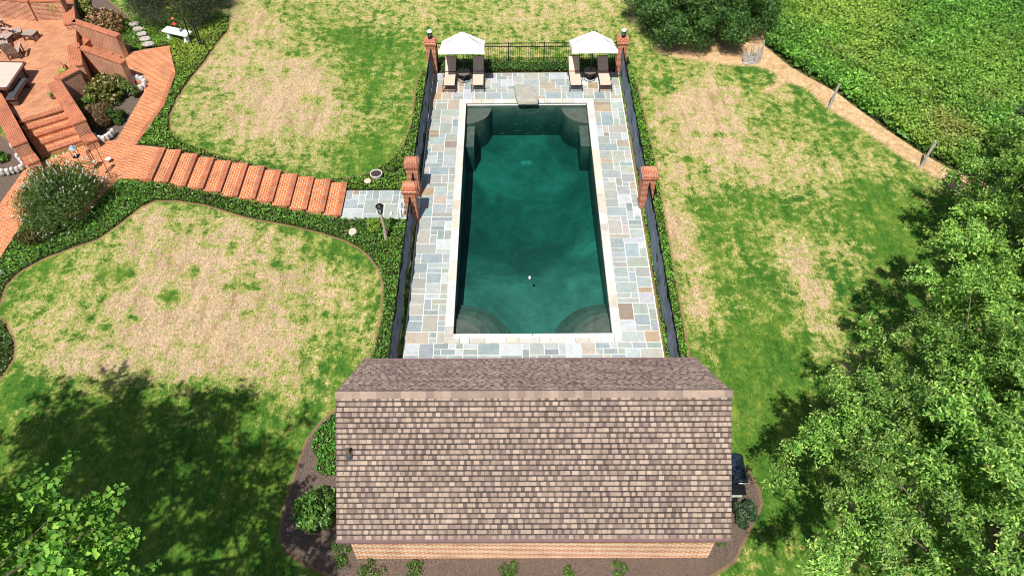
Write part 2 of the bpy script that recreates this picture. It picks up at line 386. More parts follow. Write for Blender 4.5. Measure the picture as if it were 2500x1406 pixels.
straw = mixc(nt, 1., straw, ramp(nt, nM, [(.32, (.72, .66, .6)), (.48, (1, 1, 1)), (.65, (1.12, 1.1, 1.08))]), 'MULTIPLY')
olive = ramp(nt, nC, [(.3, (.2, .26, .045)), (.6, (.42, .4, .13))])
f2 = mth(nt, 'ADD', f, mth(nt, 'MULTIPLY', mth(nt, 'SUBTRACT', nF, .5), .65))
g = mixc(nt, ramp(nt, f2, [(.02, (0, 0, 0)), (.42, (1, 1, 1))]), green, olive)
g = mixc(nt, ramp(nt, f2, [(.38, (0, 0, 0)), (.5, (.4, .4, .4)), (.7, (1, 1, 1))]), g, straw)
fine = ramp(nt, mth(nt, 'ADD', mth(nt, 'MULTIPLY', nS, .4), mth(nt, 'ADD', mth(nt, 'MULTIPLY', nD, .25), mth(nt, 'MULTIPLY', nF, .35))), [(.37, (.36, .42, .34)), (.5, (1, 1, 1)), (.61, (1.55, 1.45, 1.38))])
g = mixc(nt, 1., g, fine, 'MULTIPLY')
dirtc = ramp(nt, nB, [(.3, (.34, .28, .11)), (.4, (.52, .34, .18)), (.55, (.64, .42, .24)), (.7, (.74, .55, .36))])
dirtc = mixc(nt, 1., dirtc, fine, 'MULTIPLY')
mulc = ramp(nt, nD, [(.3, (.05, .034, .028)), (.5, (.135, .098, .078)), (.68, (.3, .24, .2))])
bedc = ramp(nt, nC, [(.3, (.03, .035, .012)), (.6, (.07, .07, .025))])
wob = mth(nt, 'MULTIPLY', mth(nt, 'SUBTRACT', nC, .5), .25)
def edge(name, off=0., wobf=1., k=25):
    a = mth(nt, 'ADD', attr(nt, name), mth(nt, 'MULTIPLY', wob, wobf)); a = mth(nt, 'ADD', a, off)
    return mth(nt, 'MULTIPLY', a, k, clamp=True)
g = mixc(nt, edge('drt', 0, 4.5, 4), g, dirtc)
g = mixc(nt, edge('fld', 0, 1), g, (.09, .1, .035))
g = mixc(nt, mth(nt, 'MULTIPLY', edge('bed', .10, .6), .75), g, (.3, .17, .1))      # cut soil edge
g = mixc(nt, mth(nt, 'MULTIPLY', edge('mul', .10, .6), .8), g, (.26, .15, .1))
g = mixc(nt, edge('mul', 0, .6), g, mulc)
g = mixc(nt, edge('bed', 0, .6), g, bedc)
L.new(g, P.inputs['Base Color']); P.inputs['Roughness'].default_value = .95; P.inputs['Specular IOR Level'].default_value = .1
L.new(bump(nt, mth(nt, 'ADD', nS, nD), .035), P.inputs['Normal'])
lawn.data.materials[0] = m; M['ground'] = m

# ------------------------------------------------------------------ pool and deck
PX0, PX1, PY0, PY1 = -2.27, 3.86, 18.3, 33.18
def stone_mat(name, bmp=.006):
    m, nt, N, L, P = newmat(name); v = wpos(nt); c = attr(nt, 'Col', 'Color')
    a = ramp(nt, noise(nt, v, 3, 6, .65, .8), [(.28, (.84, .82, .78)), (.5, (1, 1, 1)), (.72, (1.12, 1.12, 1.1))])
    b = ramp(nt, noise(nt, v, 25, 4), [(.3, (.9, .9, .9)), (.7, (1.08, 1.08, 1.08))])
    L.new(mixc(nt, 1., mixc(nt, 1., c, a, 'MULTIPLY'), b, 'MULTIPLY'), P.inputs['Base Color'])
    P.inputs['Roughness'].default_value = .8; P.inputs['Specular IOR Level'].default_value = .3
    L.new(bump(nt, noise(nt, v, 9, 6), bmp), P.inputs['Normal']); return m
M['flag'] = stone_mat('bluestone flag'); M['mortar'] = simple('pale mortar', (.7, .68, .63), .95, var=.06)
M['rock'] = stone_mat('boulder', .03)
PAL = [((.4, .46, .455), 5), ((.34, .41, .415), 5), ((.47, .515, .5), 5), ((.55, .59, .58), 3.5), ((.43, .46, .41), 3), ((.5, .49, .42), 1.6), ((.53, .45, .36), 1.1), ((.5, .37, .25), .35), ((.4, .31, .25), .3), ((.6, .63, .64), 2.5)]
pw = np.array([p[1] for p in PAL]); pw = pw/pw.sum()
def scol(warm=0.):
    q = pw.copy(); q[4:9] *= (1+warm*2.5); q /= q.sum(); c = np.array(PAL[rng.choice(len(PAL), p=q)][0])*np.array([.69,.7,.72])
    return tuple(np.clip(c*rng.uniform(.9, 1.12)+rng.normal(0, .008, 3), 0, 1))
def flagstones(mb, x0, x1, y0, y1, u, z, ok=None, joint=.036, warmf=None, h=.03):
    nxx, nyy = int(round((x1-x0)/u)), int(round((y1-y0)/u)); ux, uy = (x1-x0)/nxx, (y1-y0)/nyy
    g_ = np.zeros((nxx, nyy), bool)
    sizes = [(3, 2), (2, 2), (2, 2), (3, 2), (2, 1), (2, 3), (1, 2), (2, 1), (1, 1), (3, 1), (2, 2)]
    for j in range(nyy):
        for i in range(nxx):
            if g_[i, j]: continue
            o = sizes[:]; random.shuffle(o); o += [(1, 1)]
            for a, b in o:
                if i+a > nxx or j+b > nyy or g_[i:i+a, j:j+b].any(): continue
                break
            g_[i:i+a, j:j+b] = True
            cxx, cyy = x0+(i+a/2)*ux, y0+(j+b/2)*uy
            if ok and not ok(cxx, cyy): continue
            wm = warmf(cxx, cyy) if warmf else .3
            mb.bevbox((cxx, cyy, z-h/2+rng.uniform(-.002, .003)), (a*ux-joint, b*uy-joint, h), .006, colr=scol(wm))
deck = MB(); BW = .34
cx0, cx1, cy0, cy1 = PX0-BW, PX1+BW, PY0-BW, PY1+BW          # outer edge of the coping
for (a, b, c, d) in ((DX0, DX1, cy1, DY1), (DX0, cx0, cy0, cy1), (cx1, DX1, cy0, cy1), (DX0, DX1, DY0-1, cy0)):
    deck.box(((a+b)/2, (c+d)/2, -.16), (b-a, d-c, .3), colr=(1, 1, 1))
o = deck.build('deck_slab', M['mortar']); tag(o, kind='structure')
st_ = MB(); U = .28; wf = lambda x, y: .3+.75*(y > 26)+.2*(x < 0)*(y < 26)
flagstones(st_, DX0+.03, DX1-.03, cy1, DY1-.03, U, .012, warmf=wf); flagstones(st_, DX0+.03, cx0, cy0, cy1, U, .012, warmf=wf)
flagstones(st_, cx1, DX1-.03, cy0, cy1, U, .012, warmf=wf); flagstones(st_, DX0+.03, DX1-.03, DY0-1, cy0, U, .012, warmf=lambda x, y: .1)
o = st_.build('pool_deck', M['flag']); tag(o, kind='structure')
cop = MB(); CW = [(.8, .78, .72), (.84, .83, .8), (.74, .68, .56), (.78, .74, .64), (.82, .82, .8), (.68, .66, .58), (.66, .56, .42)]
def cpc():
    return tuple(np.clip(np.array(CW[rng.choice(7, p=[.22, .26, .12, .14, .18, .05, .03])])*rng.uniform(.62, .78), 0, .86))
def run(p0, p1, horiz, fixed):
    t = p0
    while t < p1-.05:
        l = min(rng.uniform(.35, .85), p1-t); l = p1-t if p1-t-l < .2 else l
        c = (t+l/2, fixed) if horiz else (fixed, t+l/2); d = (l-.012, BW-.012) if horiz else (BW-.012, l-.012)
        cop.bevbox((c[0], c[1], -.012), (*d, .075), .012, colr=cpc()); t += l
run(cx0, cx1, True, cy1-BW/2); run(cx0, cx1, True, cy0+BW/2); run(PY0, PY1, False, cx0+BW/2); run(PY0, PY1, False, cx1-BW/2)
for (a, b, c, d) in ((cx0, cx1, PY1, cy1), (cx0, PX0, PY0, PY1), (PX1, cx1, PY0, PY1), (cx0, cx1, cy0, PY0)):
    cop.box(((a+b)/2, (c+d)/2, -.2), (b-a-.004, d-c-.004, .32), colr=(.7, .66, .6))
o = cop.build('pool_coping', M['flag']); tag(o, kind='structure')
# basin
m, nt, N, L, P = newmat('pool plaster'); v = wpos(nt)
r = ramp(nt, noise(nt, v, .22, 5, .6, .8), [(.36, (.17, .19, .18)), (.5, (.3, .32, .3)), (.62, (.5, .53, .5))])  # broad light and dark streaks paint cloud reflections into the floor colour
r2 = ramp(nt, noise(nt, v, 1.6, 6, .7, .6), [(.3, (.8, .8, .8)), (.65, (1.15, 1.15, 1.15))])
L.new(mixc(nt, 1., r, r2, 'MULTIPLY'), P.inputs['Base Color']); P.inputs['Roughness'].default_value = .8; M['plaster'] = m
M['plaster_step'] = simple('grey plaster shelf', (.15, .125, .11), .85, var=.15, scale=3)
bs = MB(); pts = [(PX0, PY0), (PX1, PY0), (PX1, PY1), (PX0, PY1)]; zf = -2.3
def pf(x, y):
    t = min(max((y-20)/8, 0), 1); u_ = min(max((y-29.5)/3.6, 0), 1); return -1.3-.75*t*t*(3-2*t)
M['shaded_wall'] = simple('pool wall with painted shade', (.095, .125, .105), .5, var=.2, scale=2)  # dark green tone paints underwater shade onto the pool walls and step sides
nseg = 30; fl = [(x, PY0+(PY1-PY0)*k/nseg, pf(0, PY0+(PY1-PY0)*k/nseg)) for k in range(nseg+1) for x in (PX0, PX1)]
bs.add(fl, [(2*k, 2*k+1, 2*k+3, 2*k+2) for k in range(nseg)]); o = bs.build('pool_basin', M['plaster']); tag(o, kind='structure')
bs = MB()
for x, sg in ((PX0, 1), (PX1, -1)):
    n0 = []
    for k in range(nseg+1): y = PY0+(PY1-PY0)*k/nseg; n0 += [(x, y, -.03), (x, y, pf(0, y)-.02)]
    bs.add(n0, [((2*k, 2*k+1, 2*k+3, 2*k+2) if sg > 0 else (2*k, 2*k+2, 2*k+3, 2*k+1)) for k in range(nseg)])
bs.add([(PX0, PY1, -.03), (PX1, PY1, -.03), (PX1, PY1, pf(0, PY1)-.02), (PX0, PY1, pf(0, PY1)-.02)], [(3, 2, 1, 0)])
bs.add([(PX0, PY0, -.03), (PX1, PY0, -.03), (PX1, PY0, pf(0, PY0)-.02), (PX0, PY0, pf(0, PY0)-.02)], [(0, 1, 2, 3)])
o = bs.build('pool_walls', M['shaded_wall']); tag(o, kind='structure')
tl = MB(); tl.box(((PX0+PX1)/2, PY1-.012, -.105), (PX1-PX0-.06, .02, .05)); tag(tl.build('pool_tile_line', M['lid']), kind='structure')
def quarter(mb, x, y, sx, sy, r, z1, z0, n=14):
    p = [(x, y)]+[(x+sx*r*math.cos(math.pi/2*k/n), y+sy*r*math.sin(math.pi/2*k/n)) for k in range(n+1)]
    mb.prism(p, z1-.03, z1); sd_.prism([((a_-x)*.99+x, (b_-y)*.99+y) for a_, b_ in p], z0, z1-.03)
qs = MB(); sd_ = MB(); e = .004
for sx, x in ((1, PX0+e), (-1, PX1-e)):
    quarter(qs, x, PY1-e, sx, -1, 1.25, -.32, -2.4)
    for i, r_ in enumerate((2.35, 1.95, 1.55, 1.15)): quarter(qs, x, PY0+e, sx, 1, r_, -.95+i*.19, -1.5-i*.01)
    qs.box((x+sx*.22, PY1-1.25-.85, -.47), (.44, 1.6, .03)); sd_.box((x+sx*.22, PY1-1.25-.85, -1.35), (.42, 1.58, 1.72))
o = qs.build('pool_steps', M['plaster_step']); tag(o, kind='structure'); o = sd_.build('pool_step_risers', M['shaded_wall']); tag(o, kind='structure')
# water: clear surface over an absorbing volume
m, nt, N, L, P = newmat('water'); v = wpos(nt); N.remove(P)
tr = N.new('ShaderNodeBsdfTransparent'); tr.inputs[0].default_value = (.93, 1, .98, 1)
gl = N.new('ShaderNodeBsdfGlossy'); gl.inputs['Roughness'].default_value = .03
fr_ = N.new('ShaderNodeFresnel'); fr_.inputs[0].default_value = 1.33
nb = bump(nt, mth(nt, 'ADD', noise(nt, v, 2.2, 3, .5, .5), mth(nt, 'MULTIPLY', noise(nt, v, 11, 2), .25)), .05, .35)
L.new(nb, gl.inputs['Normal']); L.new(nb, fr_.inputs['Normal'])
mx = N.new('ShaderNodeMixShader'); L.new(fr_.outputs[0], mx.inputs[0]); L.new(tr.outputs[0], mx.inputs[1]); L.new(gl.outputs[0], mx.inputs[2])
L.new(mx.outputs[0], N['Material Output'].inputs[0])
ab = N.new('ShaderNodeVolumeAbsorption'); ab.inputs['Color'].default_value = (.24, .68, .64, 1); ab.inputs['Density'].default_value = 1.12
L.new(ab.outputs[0], N['Material Output'].inputs['Volume']); M['water'] = m
wb = MB(); wb.box(((PX0+PX1)/2, (PY0+PY1)/2, -1.43), (PX1-PX0+.02, PY1-PY0+.02, 2.6)); o = wb.build('pool_water', M['water']); tag(o, kind='structure')
# cover lid
lb = MB(); lb.bevbox(((PX0+PX1)/2-1.54, PY0-.01, .035), (3.04, .17, .04), .01); lb.bevbox(((PX0+PX1)/2+1.54, PY0-.01, .035), (3.04, .17, .04), .01)
o = lb.build('pool_cover_lid', M['lid']); tag(o, 'white aluminium strip lid along the near edge of the pool', 'cover lid')
# floating leaf
lf = MB(); c = V(1293, 678, -.13); lf.lathe(c, [(.01, 0), (.045, .01), (.05, .015), (.01, .02)], 7, squash=2.); o = lf.build('floating_leaf', M['white_rock']); tag(o, 'small pale leaf floating on the dark green pool water', 'leaf')
deb = MB()
for i_ in range(90):
    c = V(rng.normal(1300, 55), abs(rng.normal(0, 55))+262, -.13) if i_ < 65 else V(rng.uniform(1130, 1470), rng.uniform(500, 800), -.13)
    if not (PX0+.1 < c.x < PX1-.1 and PY0+.1 < c.y < PY1-.1): continue
    a_ = rng.uniform(0, 6.3); l_ = rng.uniform(.012, .03); deb.box((c.x, c.y, -.125), (l_*2, l_*.6, .006), rz=a_, colr=tuple(np.array((.16, .2, .14))*rng.uniform(.5, 1.4)))
tag(deb.build('floating_debris', M['flag']), 'pale specks of leaf litter drifting on the pool water', 'debris', kind='stuff')
dr = MB(); 
for dx in (1279, 1292):
    c = V(dx, 396, -2.0); dr = MB(); dr.lathe((c.x, c.y, pf(0, c.y)-.02), [(.15, 0), (.15, .05), (.08, .07), (.07, .07)], 16); o = dr.build('pool_drain', M['lid']); tag(o, '%s white round drain on the deep floor of the pool' % ('left' if dx < 1285 else 'right'), 'drain', 'pair of pool drains')
# diving rock
def rock_mesh(mb, c, d, rz=0, n=3, seed=0, flat=.55, colr=None, rough=.22):
    import bmesh
    r_ = random.Random(seed); bm = bmesh.new(); bmesh.ops.create_icosphere(bm, subdivisions=n, radius=1)
    off = [Vector((r_.uniform(-9, 9) for _ in range(3))) for _ in range(2)]
    from mathutils import noise as mn
    vs = []
    for v_ in bm.verts:
        k = 1+rough*mn.noise(v_.co*1.3+off[0])+rough*.5*mn.noise(v_.co*3+off[1]); q = v_.co*k
        q.z = max(min(q.z, flat), -flat)/flat
        if n > 2: q.x = math.copysign(abs(q.x)**.75, q.x); q.y = math.copysign(abs(q.y)**.75, q.y)
        q = Matrix.Rotation(rz, 3, 'Z') @ Vector((q.x*d[0]/2, q.y*d[1]/2, q.z*d[2]/2)); vs.append(q+Vector(c))
    mb.add(vs, [[v_.index for v_ in f_.verts] for f_ in bm.faces], colr); bm.free()
rk = MB(); pl = [V(*q, .22) for q in ((1255,212),(1266,207),(1288,207),(1300,212),(1310,232),(1315,243),(1312,250),(1265,250),(1259,239))]
n_ = len(pl); cen = sum(pl, Vector())/n_
ringd = []
for sc, z in ((.93, .012), (1.03, .12), (1.0, .25), (.88, .3), (.6, .31), (.3, .3)):
    ringd += [(cen.x+(p.x-cen.x)*sc+random.uniform(-.02, .02), cen.y+(p.y-cen.y)*sc+random.uniform(-.02, .02), z+random.uniform(-.012, .012)) for p in pl]
fs = [(i*n_+k, i*n_+(k+1) % n_, (i+1)*n_+(k+1) % n_, (i+1)*n_+k) for i in range(5) for k in range(n_)]
fs.append(tuple(5*n_+k for k in range(n_))); rk.add(ringd, [f_[::-1] for f_ in fs], (.34, .33, .28)); o = rk.build('diving_rock', M['rock'], smooth=False)
tag(o, 'flat grey tan boulder overhanging the far end of the pool', 'rock')

# ------------------------------------------------------------------ pillars, lanterns
def pillar(x, y, h, label, wd=.5, rz=0):
    t = empty('brick_pillar', (x, y, -.02), label, 'pillar', 'brick pillars round the pool')
    b = MB(); b.box((0, 0, (h-.3)/2), (wd, wd, h-.3)); b.build('shaft', M['brick_pillar'], t)
    b = MB(); b.box((0, 0, h-.3+.04), (wd+.07, wd+.07, .08)); b.box((0, 0, h-.22+.045), (wd+.13, wd+.13, .09)); b.box((0, 0, h-.13+.04), (wd+.07, wd+.07, .08))
    b.box((0, 0, h-.05+.0), (wd, wd, .1), taper=.9); b.build('cap', M['brick_pillar'], t)
    return t
HP = 1.98
PL = {}
def base_from(px, py): return V(px, py, 0)
pTL = base_from(1062, 181); pTR = base_from(1508, 178)
PL['tl'] = pillar(pTL.x-.12, pTL.y+.25, HP, 'red brick pillar behind the left pair of loungers, lantern on top')
PL['tr'] = pillar(pTR.x+.12, pTR.y+.25, HP, 'red brick pillar behind the right pair of loungers, lantern on top')
g1 = base_from(1023, 481); g2 = base_from(1018, 543)
PL['g1'] = pillar(g1.x-.18, g1.y+.25, HP, 'brick gate pillar on the far side of the flagstone walk'); PL['g2'] = pillar(g2.x-.18, g2.y+.25, HP, 'brick gate pillar on the near side of the flagstone walk')
r1 = base_from(1570, 507)
PL['r1'] = pillar(r1.x+.08, r1.y+.25, HP, 'lone brick pillar halfway along the right pool fence', .56)
def lantern(loc, label):
    t = empty('post_lantern', loc, label, 'lantern', 'lanterns on the far pillars')
    b = MB(); b.lathe((0, 0, 0), [(.1, 0), (.1, .02), (.05, .03), (.05, .07), (.11, .08), (.11, .1)], 12); b.build('base', M['black_metal'], t)
    b = MB(); b.lathe((0, 0, .1), [(.085, 0), (.1, .26)], 8); b.build('glass', M['glass_dark'], t)
    b = MB()
    for k in range(6): a = k*math.pi/3; b.box((.1*math.cos(a), .1*math.sin(a), .24), (.015, .015, .28), rz=a)
    b.build('cage', M['black_metal'], t)
    b = MB(); b.lathe((0, 0, .37), [(.13, 0), (.13, .03), (.09, .07), (.08, .1), (.02, .12)], 12); b.build('lid', M['lid'], t)
M['glass_dark'] = simple('smoky glass', (.09, .11, .11), .12)
for k, s_ in (('tl', 'left'), ('tr', 'right')):
    l = PL[k].location; lantern((l.x, l.y, HP-.02), 'black lantern with white lid on the %s far brick pillar' % s_)

# ------------------------------------------------------------------ fences
def panel_fence(a, b, label, side, h=1.48, n=None):
    """picket fence with a rippled privacy mesh tied to its pool side"""
    a = Vector((a[0], a[1], 0)); b = Vector((b[0], b[1], 0)); d = b-a; Ln = d.length; u = d.normalized(); nrm = Vector((-u.y, u.x, 0))*side
    t = empty('mesh_fence', (a.x, a.y, -.03), label, 'fence', 'fences with dark privacy mesh along the pool')
    n = max(1, round(Ln/1.9))
    for k in range(n+1):
        p = MB(); q = u*(Ln*k/n); p.box((q.x, q.y, (h+.05)/2), (.06, .06, h+.05), rz=math.atan2(u.y, u.x)); p.build('post', M['black_metal'], t)
    for z in (.12, h-.14, h-.02):
        r_ = MB(); q = u*Ln/2; r_.box((q.x, q.y, z), (Ln, .035, .03), rz=math.atan2(u.y, u.x)); r_.build('rail', M['black_metal'], t)
    pk = MB(); c = int(Ln/.115)
    for k in range(1, c): q = u*(Ln*k/c); pk.box((q.x, q.y, h/2+.02), (.016, .016, h-.06), rz=math.atan2(u.y, u.x))
    pk.build('pickets', M['black_metal'], t)
    nu, nv = int(Ln/.07), 14; rs = np.random.default_rng(int(Ln*100)); ph = rs.uniform(0, 6, 8)
    S, T = np.meshgrid(np.linspace(0, Ln, nu), np.linspace(0, 1, nv), indexing='ij')
    off = .045+.022*np.sin(S*2.3+T*5+ph[0])+.02*np.sin(S*5.1-T*7+ph[1])+.012*np.sin(S*13+T*3+ph[2])+.016*np.sin(T*9+S*1.1+ph[3])
    zt = h-.01+.015*np.sin(S*3.3+ph[4]); z = .08+T*(zt-.08)+.02*np.sin(S*1.7+ph[5])*(1-T)
    vs = np.stack([u.x*S+nrm.x*off, u.y*S+nrm.y*off, z], -1).reshape(-1, 3); ii = np.arange(nu*nv).reshape(nu, nv)
    q = np.stack([ii[:-1, :-1], ii[1:, :-1], ii[1:, 1:], ii[:-1, 1:]], -1).reshape(-1, 4)
    o = np_mesh('privacy_mesh', vs, q, np.ones((nu*nv, 3)), M['screen'], t); o.data.polygons.foreach_set('use_smooth', [True]*len(q))
    return t
pos = {k: v.location.copy() for k, v in PL.items()}
FL = lambda px, py: V(px, py, 0)
panel_fence((pos['tl'].x, pos['tl'].y-.3), (pos['g1'].x, pos['g1'].y+.3), 'dark navy mesh fence on the left, beyond the gate pillars', 1)
e1 = FL(968, 885); panel_fence((pos['g2'].x, pos['g2'].y-.3), (e1.x-.05, 15.3), 'dark mesh fence on the left, between near gate pillar and roof', 1)
panel_fence((pos['tr'].x+.03, pos['tr'].y-.3), (pos['r1'].x-.02, pos['r1'].y+.33), 'blue grey mesh fence on the right, beyond the lone pillar', -1)
e2 = FL(1636, 870); panel_fence((pos['r1'].x+.02, pos['r1'].y-.33), (e2.x, 15.3), 'blue grey mesh fence on the right, between lone pillar and roof', -1)
# open picket fence at the far end
a = Vector((pos['tl'].x+.25, V(1100, 160).y, 0)); b = Vector((pos['tr'].x-.25, a.y, 0)); Ln = (b-a).length; h = 1.35
t = empty('picket_fence', (a.x, a.y, -.03), 'open black metal picket fence across the far end of the deck', 'fence')
for k in range(6):
    p = MB(); p.box((Ln*k/5, 0, (h+.05)/2), (.05, .05, h+.05)); p.build('post', M['black_metal'], t)
for z in (.15, h-.22, h-.01): p = MB(); p.box((Ln/2, 0, z), (Ln, .03, .035)); p.build('rail', M['black_metal'], t)
for i_ in range(5):
    p = MB()
    for k in range(1, 16): p.box((Ln*(i_+k/16)/5, 0, h/2), (.018, .018, h-.08))
    p.build('picket_panel', M['black_metal'], t)
# gate
ga = pos['g1']; gb = pos['g2']; ln = ga.y-gb.y-.56
t = empty('pool_gate', (gb.x, gb.y+.28, 0), 'narrow dark metal gate closed between the two gate pillars', 'gate')
p = MB(); 
for y_ in (.03, ln-.03): p.box((0, y_, .75), (.04, .04, 1.4))
for z in (.1, 1.4): p.box((0, ln/2, z), (.04, ln-.1, .04))
p.build('gate_frame', M['black_metal'], t)
p = MB()
for k in range(1, 8): p.box((0, ln*k/8, .75), (.016, .016, 1.26))
p.build('pickets', M['black_metal'], t)
p = MB(); p.box((.03, .12, .95), (.05, .1, .14)); p.build('latch', M['black_metal'], t)

# ------------------------------------------------------------------ umbrellas
def umbrella(loc, label):
    t = empty('patio_umbrella', loc, label, 'umbrella', 'white umbrellas at the far end of the deck')
    tl = R(-20); mt = Matrix.Rotation(tl, 3, 'X'); hh = 1.98; s_ = 1.14; rise = .7; vs = []; fs = []; cen = Vector((0, 0, hh)); n = 8
    for k in range(n+1):                                    # square pyramid, sagging panels
        f_ = k/n
        for e_ in range(4):
            for j in range(6):
                t_ = j/6; x0, y0 = ((-1, -1), (1, -1), (1, 1), (-1, 1))[e_]; x1, y1 = ((1, -1), (1, 1), (-1, 1), (-1, -1))[e_]
                x = (x0+(x1-x0)*t_)*s_*f_; y = (y0+(y1-y0)*t_)*s_*f_; sag = .05*math.sin(math.pi*f_)*math.sin(math.pi*t_)
                inn = 1-.03*math.sin(math.pi*t_)*f_
                vs.append(mt @ Vector((x*inn, y*inn, rise*(1-f_)-sag))+cen)
    m_ = 24
    for k in range(n):
        for j in range(m_): fs.append((k*m_+j, k*m_+(j+1) % m_, (k+1)*m_+(j+1) % m_, (k+1)*m_+j))
    fs = [f_[::-1] for f_ in fs]
    b = MB(); b.add(vs, fs); b.build('canopy', M['canvas'], t, smooth=False)
    b = MB(); ring = vs[n*m_:(n+1)*m_]; lo = [v_+mt @ Vector((0, 0, -.17)) for v_ in ring]
    b.add(list(ring)+lo, [(j, (j+1) % m_, m_+(j+1) % m_, m_+j)[::-1] for j in range(m_)]); b.build('valance', M['canvas'], t)
    for sx, sy in ((-1, -1), (1, -1), (1, 1), (-1, 1), (0, -1), (1, 0), (0, 1), (-1, 0)):
        b = MB(); b.tube([cen+mt @ Vector((0, 0, rise-.05)), cen+mt @ Vector((sx*s_*.98, sy*s_*.98, -.02))], .008, 5); b.build('rib', M['bronze'], t)
    b = MB(); b.lathe((0, 0, 0), [(.19, .014), (.19, .05), (.08, .07), (.035, .08), (.035, .09)], 18); b.build('base', M['bronze'], t)
    b = MB(); top = cen+mt @ Vector((0, 0, rise)); b.tube([(0, 0, .08), (0, 0, hh-.35), (0, 0, hh-.2), top], .025, 8); b.build('pole', M['bronze'], t)
    b = MB(); b.lathe(top, [(.02, -.02), (.035, .02), (.01, .07)], 8); b.build('finial', M['black_metal'], t)
u1 = V(1134, 194); umbrella((u1.x, u1.y, 0), 'white square umbrella over the left pair of loungers')
u2 = V(1441, 192); umbrella((u2.x, u2.y, 0), 'white square umbrella over the right pair of loungers')

# ------------------------------------------------------------------ loungers
def make_lounger():
    t = empty('chaise_lounge', (0, 0, 0)); w_ = .29; zs = .36        # local +y = head
    fr = MB()
    for s_ in (-1, 1):
        x = s_*w_
        fr.tube([(x, -.02, zs-.03), (x, 0, zs), (x, 1.22, zs)], .02, 6)
        fr.tube([(x, 1.22, zs), (x, 1.98, zs+.46)], .02, 6)
    fr.tube([(-w_, 0, zs), (w_, 0, zs)], .02, 6); fr.tube([(-w_, 1.98, zs+.46), (w_, 1.98, zs+.46)], .02, 6); fr.tube([(-w_, 1.24, zs), (w_, 1.24, zs)], .028, 6)
    fr.tube([(-w_-.02, -.05, .1), (w_+.02, -.05, .1)], .016, 6); fr.tube([(-w_-.02, -.05, .24), (w_+.02, -.05, .24)], .016, 6)
    fr.build('frame', M['bronze'], t)
    for s_ in (-1, 1):
        x = s_*(w_+.035)
        for y0, y1 in ((-.08, .05), (1.5, 1.35)):
            l = MB(); l.tube([(x, y0, 0.015), (x, (y0+y1)/2, .2), (x, y1, zs)], .018, 6); l.build('leg', M['bronze'], t)
        l = MB(); l.tube([(x, .75, zs), (x+s_*.03, .8, zs+.2), (x+s_*.03, 1.0, zs+.23), (x+s_*.03, 1.45, zs+.23), (x, 1.5, zs+.15)], .02, 6); l.build('armrest', M['bronze'], t)
    def sling(name, y0, z0, y1, z1, m_, sag=.03, wd=w_-.012):
        n = 8; vs = []; fs = []
        for k in range(n+1):
            f_ = k/n
            for j in range(5):
                g_ = j/4; vs.append((-wd+2*wd*g_, y0+(y1-y0)*f_, z0+(z1-z0)*f_-sag*math.sin(math.pi*g_)*(.5+.5*math.sin(math.pi*f_))+.018))
        n2 = len(vs); vs += [(a_, b_, c_-.012) for a_, b_, c_ in vs]
        for k in range(n):
            for j in range(4): q_ = k*5+j; fs.append((q_, q_+1, q_+6, q_+5)); fs.append((n2+q_+5, n2+q_+6, n2+q_+1, n2+q_))
        b_ = MB(); b_.add(vs, fs); return b_.build(name, m_, t, smooth=True)
    sling('seat', .02, zs, 1.21, zs, M['sling']); sling('backrest', 1.27, zs+.02, 1.96, zs+.45, M['sling'])
    return t
proto = make_lounger(); LG = 'beige sling loungers at the far end of the deck'
spots = [(1097, 227, -.02, 'leftmost beige lounger, beside the left far brick pillar'), (1167, 226, 0., 'beige lounger just right of the left side table'),
         (1406, 226, .02, 'beige lounger just left of the right side table'), (1478, 226, .03, 'rightmost beige lounger, beside the right far brick pillar')]
for i, (px, py, rz, lab) in enumerate(spots):
    o = proto if i == 0 else copy_tree(proto); p = V(px, py); o.location = (p.x, p.y+.08, .012); o.rotation_euler.z = rz; tag(o, lab, 'lounger', LG)
def side_table(px, py, label):
    p = V(px, py, .5); t = empty('side_table', (p.x, p.y, .012), label, 'side table', 'round side tables between loungers')
    b = MB(); b.lathe((0, 0, .46), [(.33, 0), (.345, .015), (.345, .035), (.33, .04), (.31, .03)], 28); b.build('table_top', M['table_mesh'], t)
    b = MB(); b.lathe((0, 0, 0), [(.02, .1), (.13, .14), (.2, .3), (.2, .36), (.12, .42)], 20); b.build('basket', M['bronze'], t)
    for k in range(3):
        a = k*2*math.pi/3+.5; b = MB(); b.tube([(.3*math.cos(a), .3*math.sin(a), .012), (.2*math.cos(a), .2*math.sin(a), .2), (.27*math.cos(a), .27*math.sin(a), .46)], .014, 6); b.build('leg', M['bronze'], t)
    b = MB(); b.tube([(.29*math.cos(k*math.pi/10), .29*math.sin(k*math.pi/10), .022) for k in range(21)], .016, 6, cap=False); b.build('foot_ring', M['bronze'], t)
m, nt, N, L, P = newmat('bronze table mesh'); ck = N.new('ShaderNodeTexVoronoi'); ck.inputs['Scale'].default_value = 30; L.new(coord(nt), ck.inputs[0])
L.new(ramp(nt, ck.outputs[0], [(.1, (.05, .04, .037)), (.5, (.16, .125, .11))]), P.inputs['Base Color']); P.inputs['Roughness'].default_value = .5; M['table_mesh'] = m
side_table(1132, 176, 'round dark side table between the left pair of loungers'); side_table(1441, 173, 'round dark side table between the right pair of loungers')

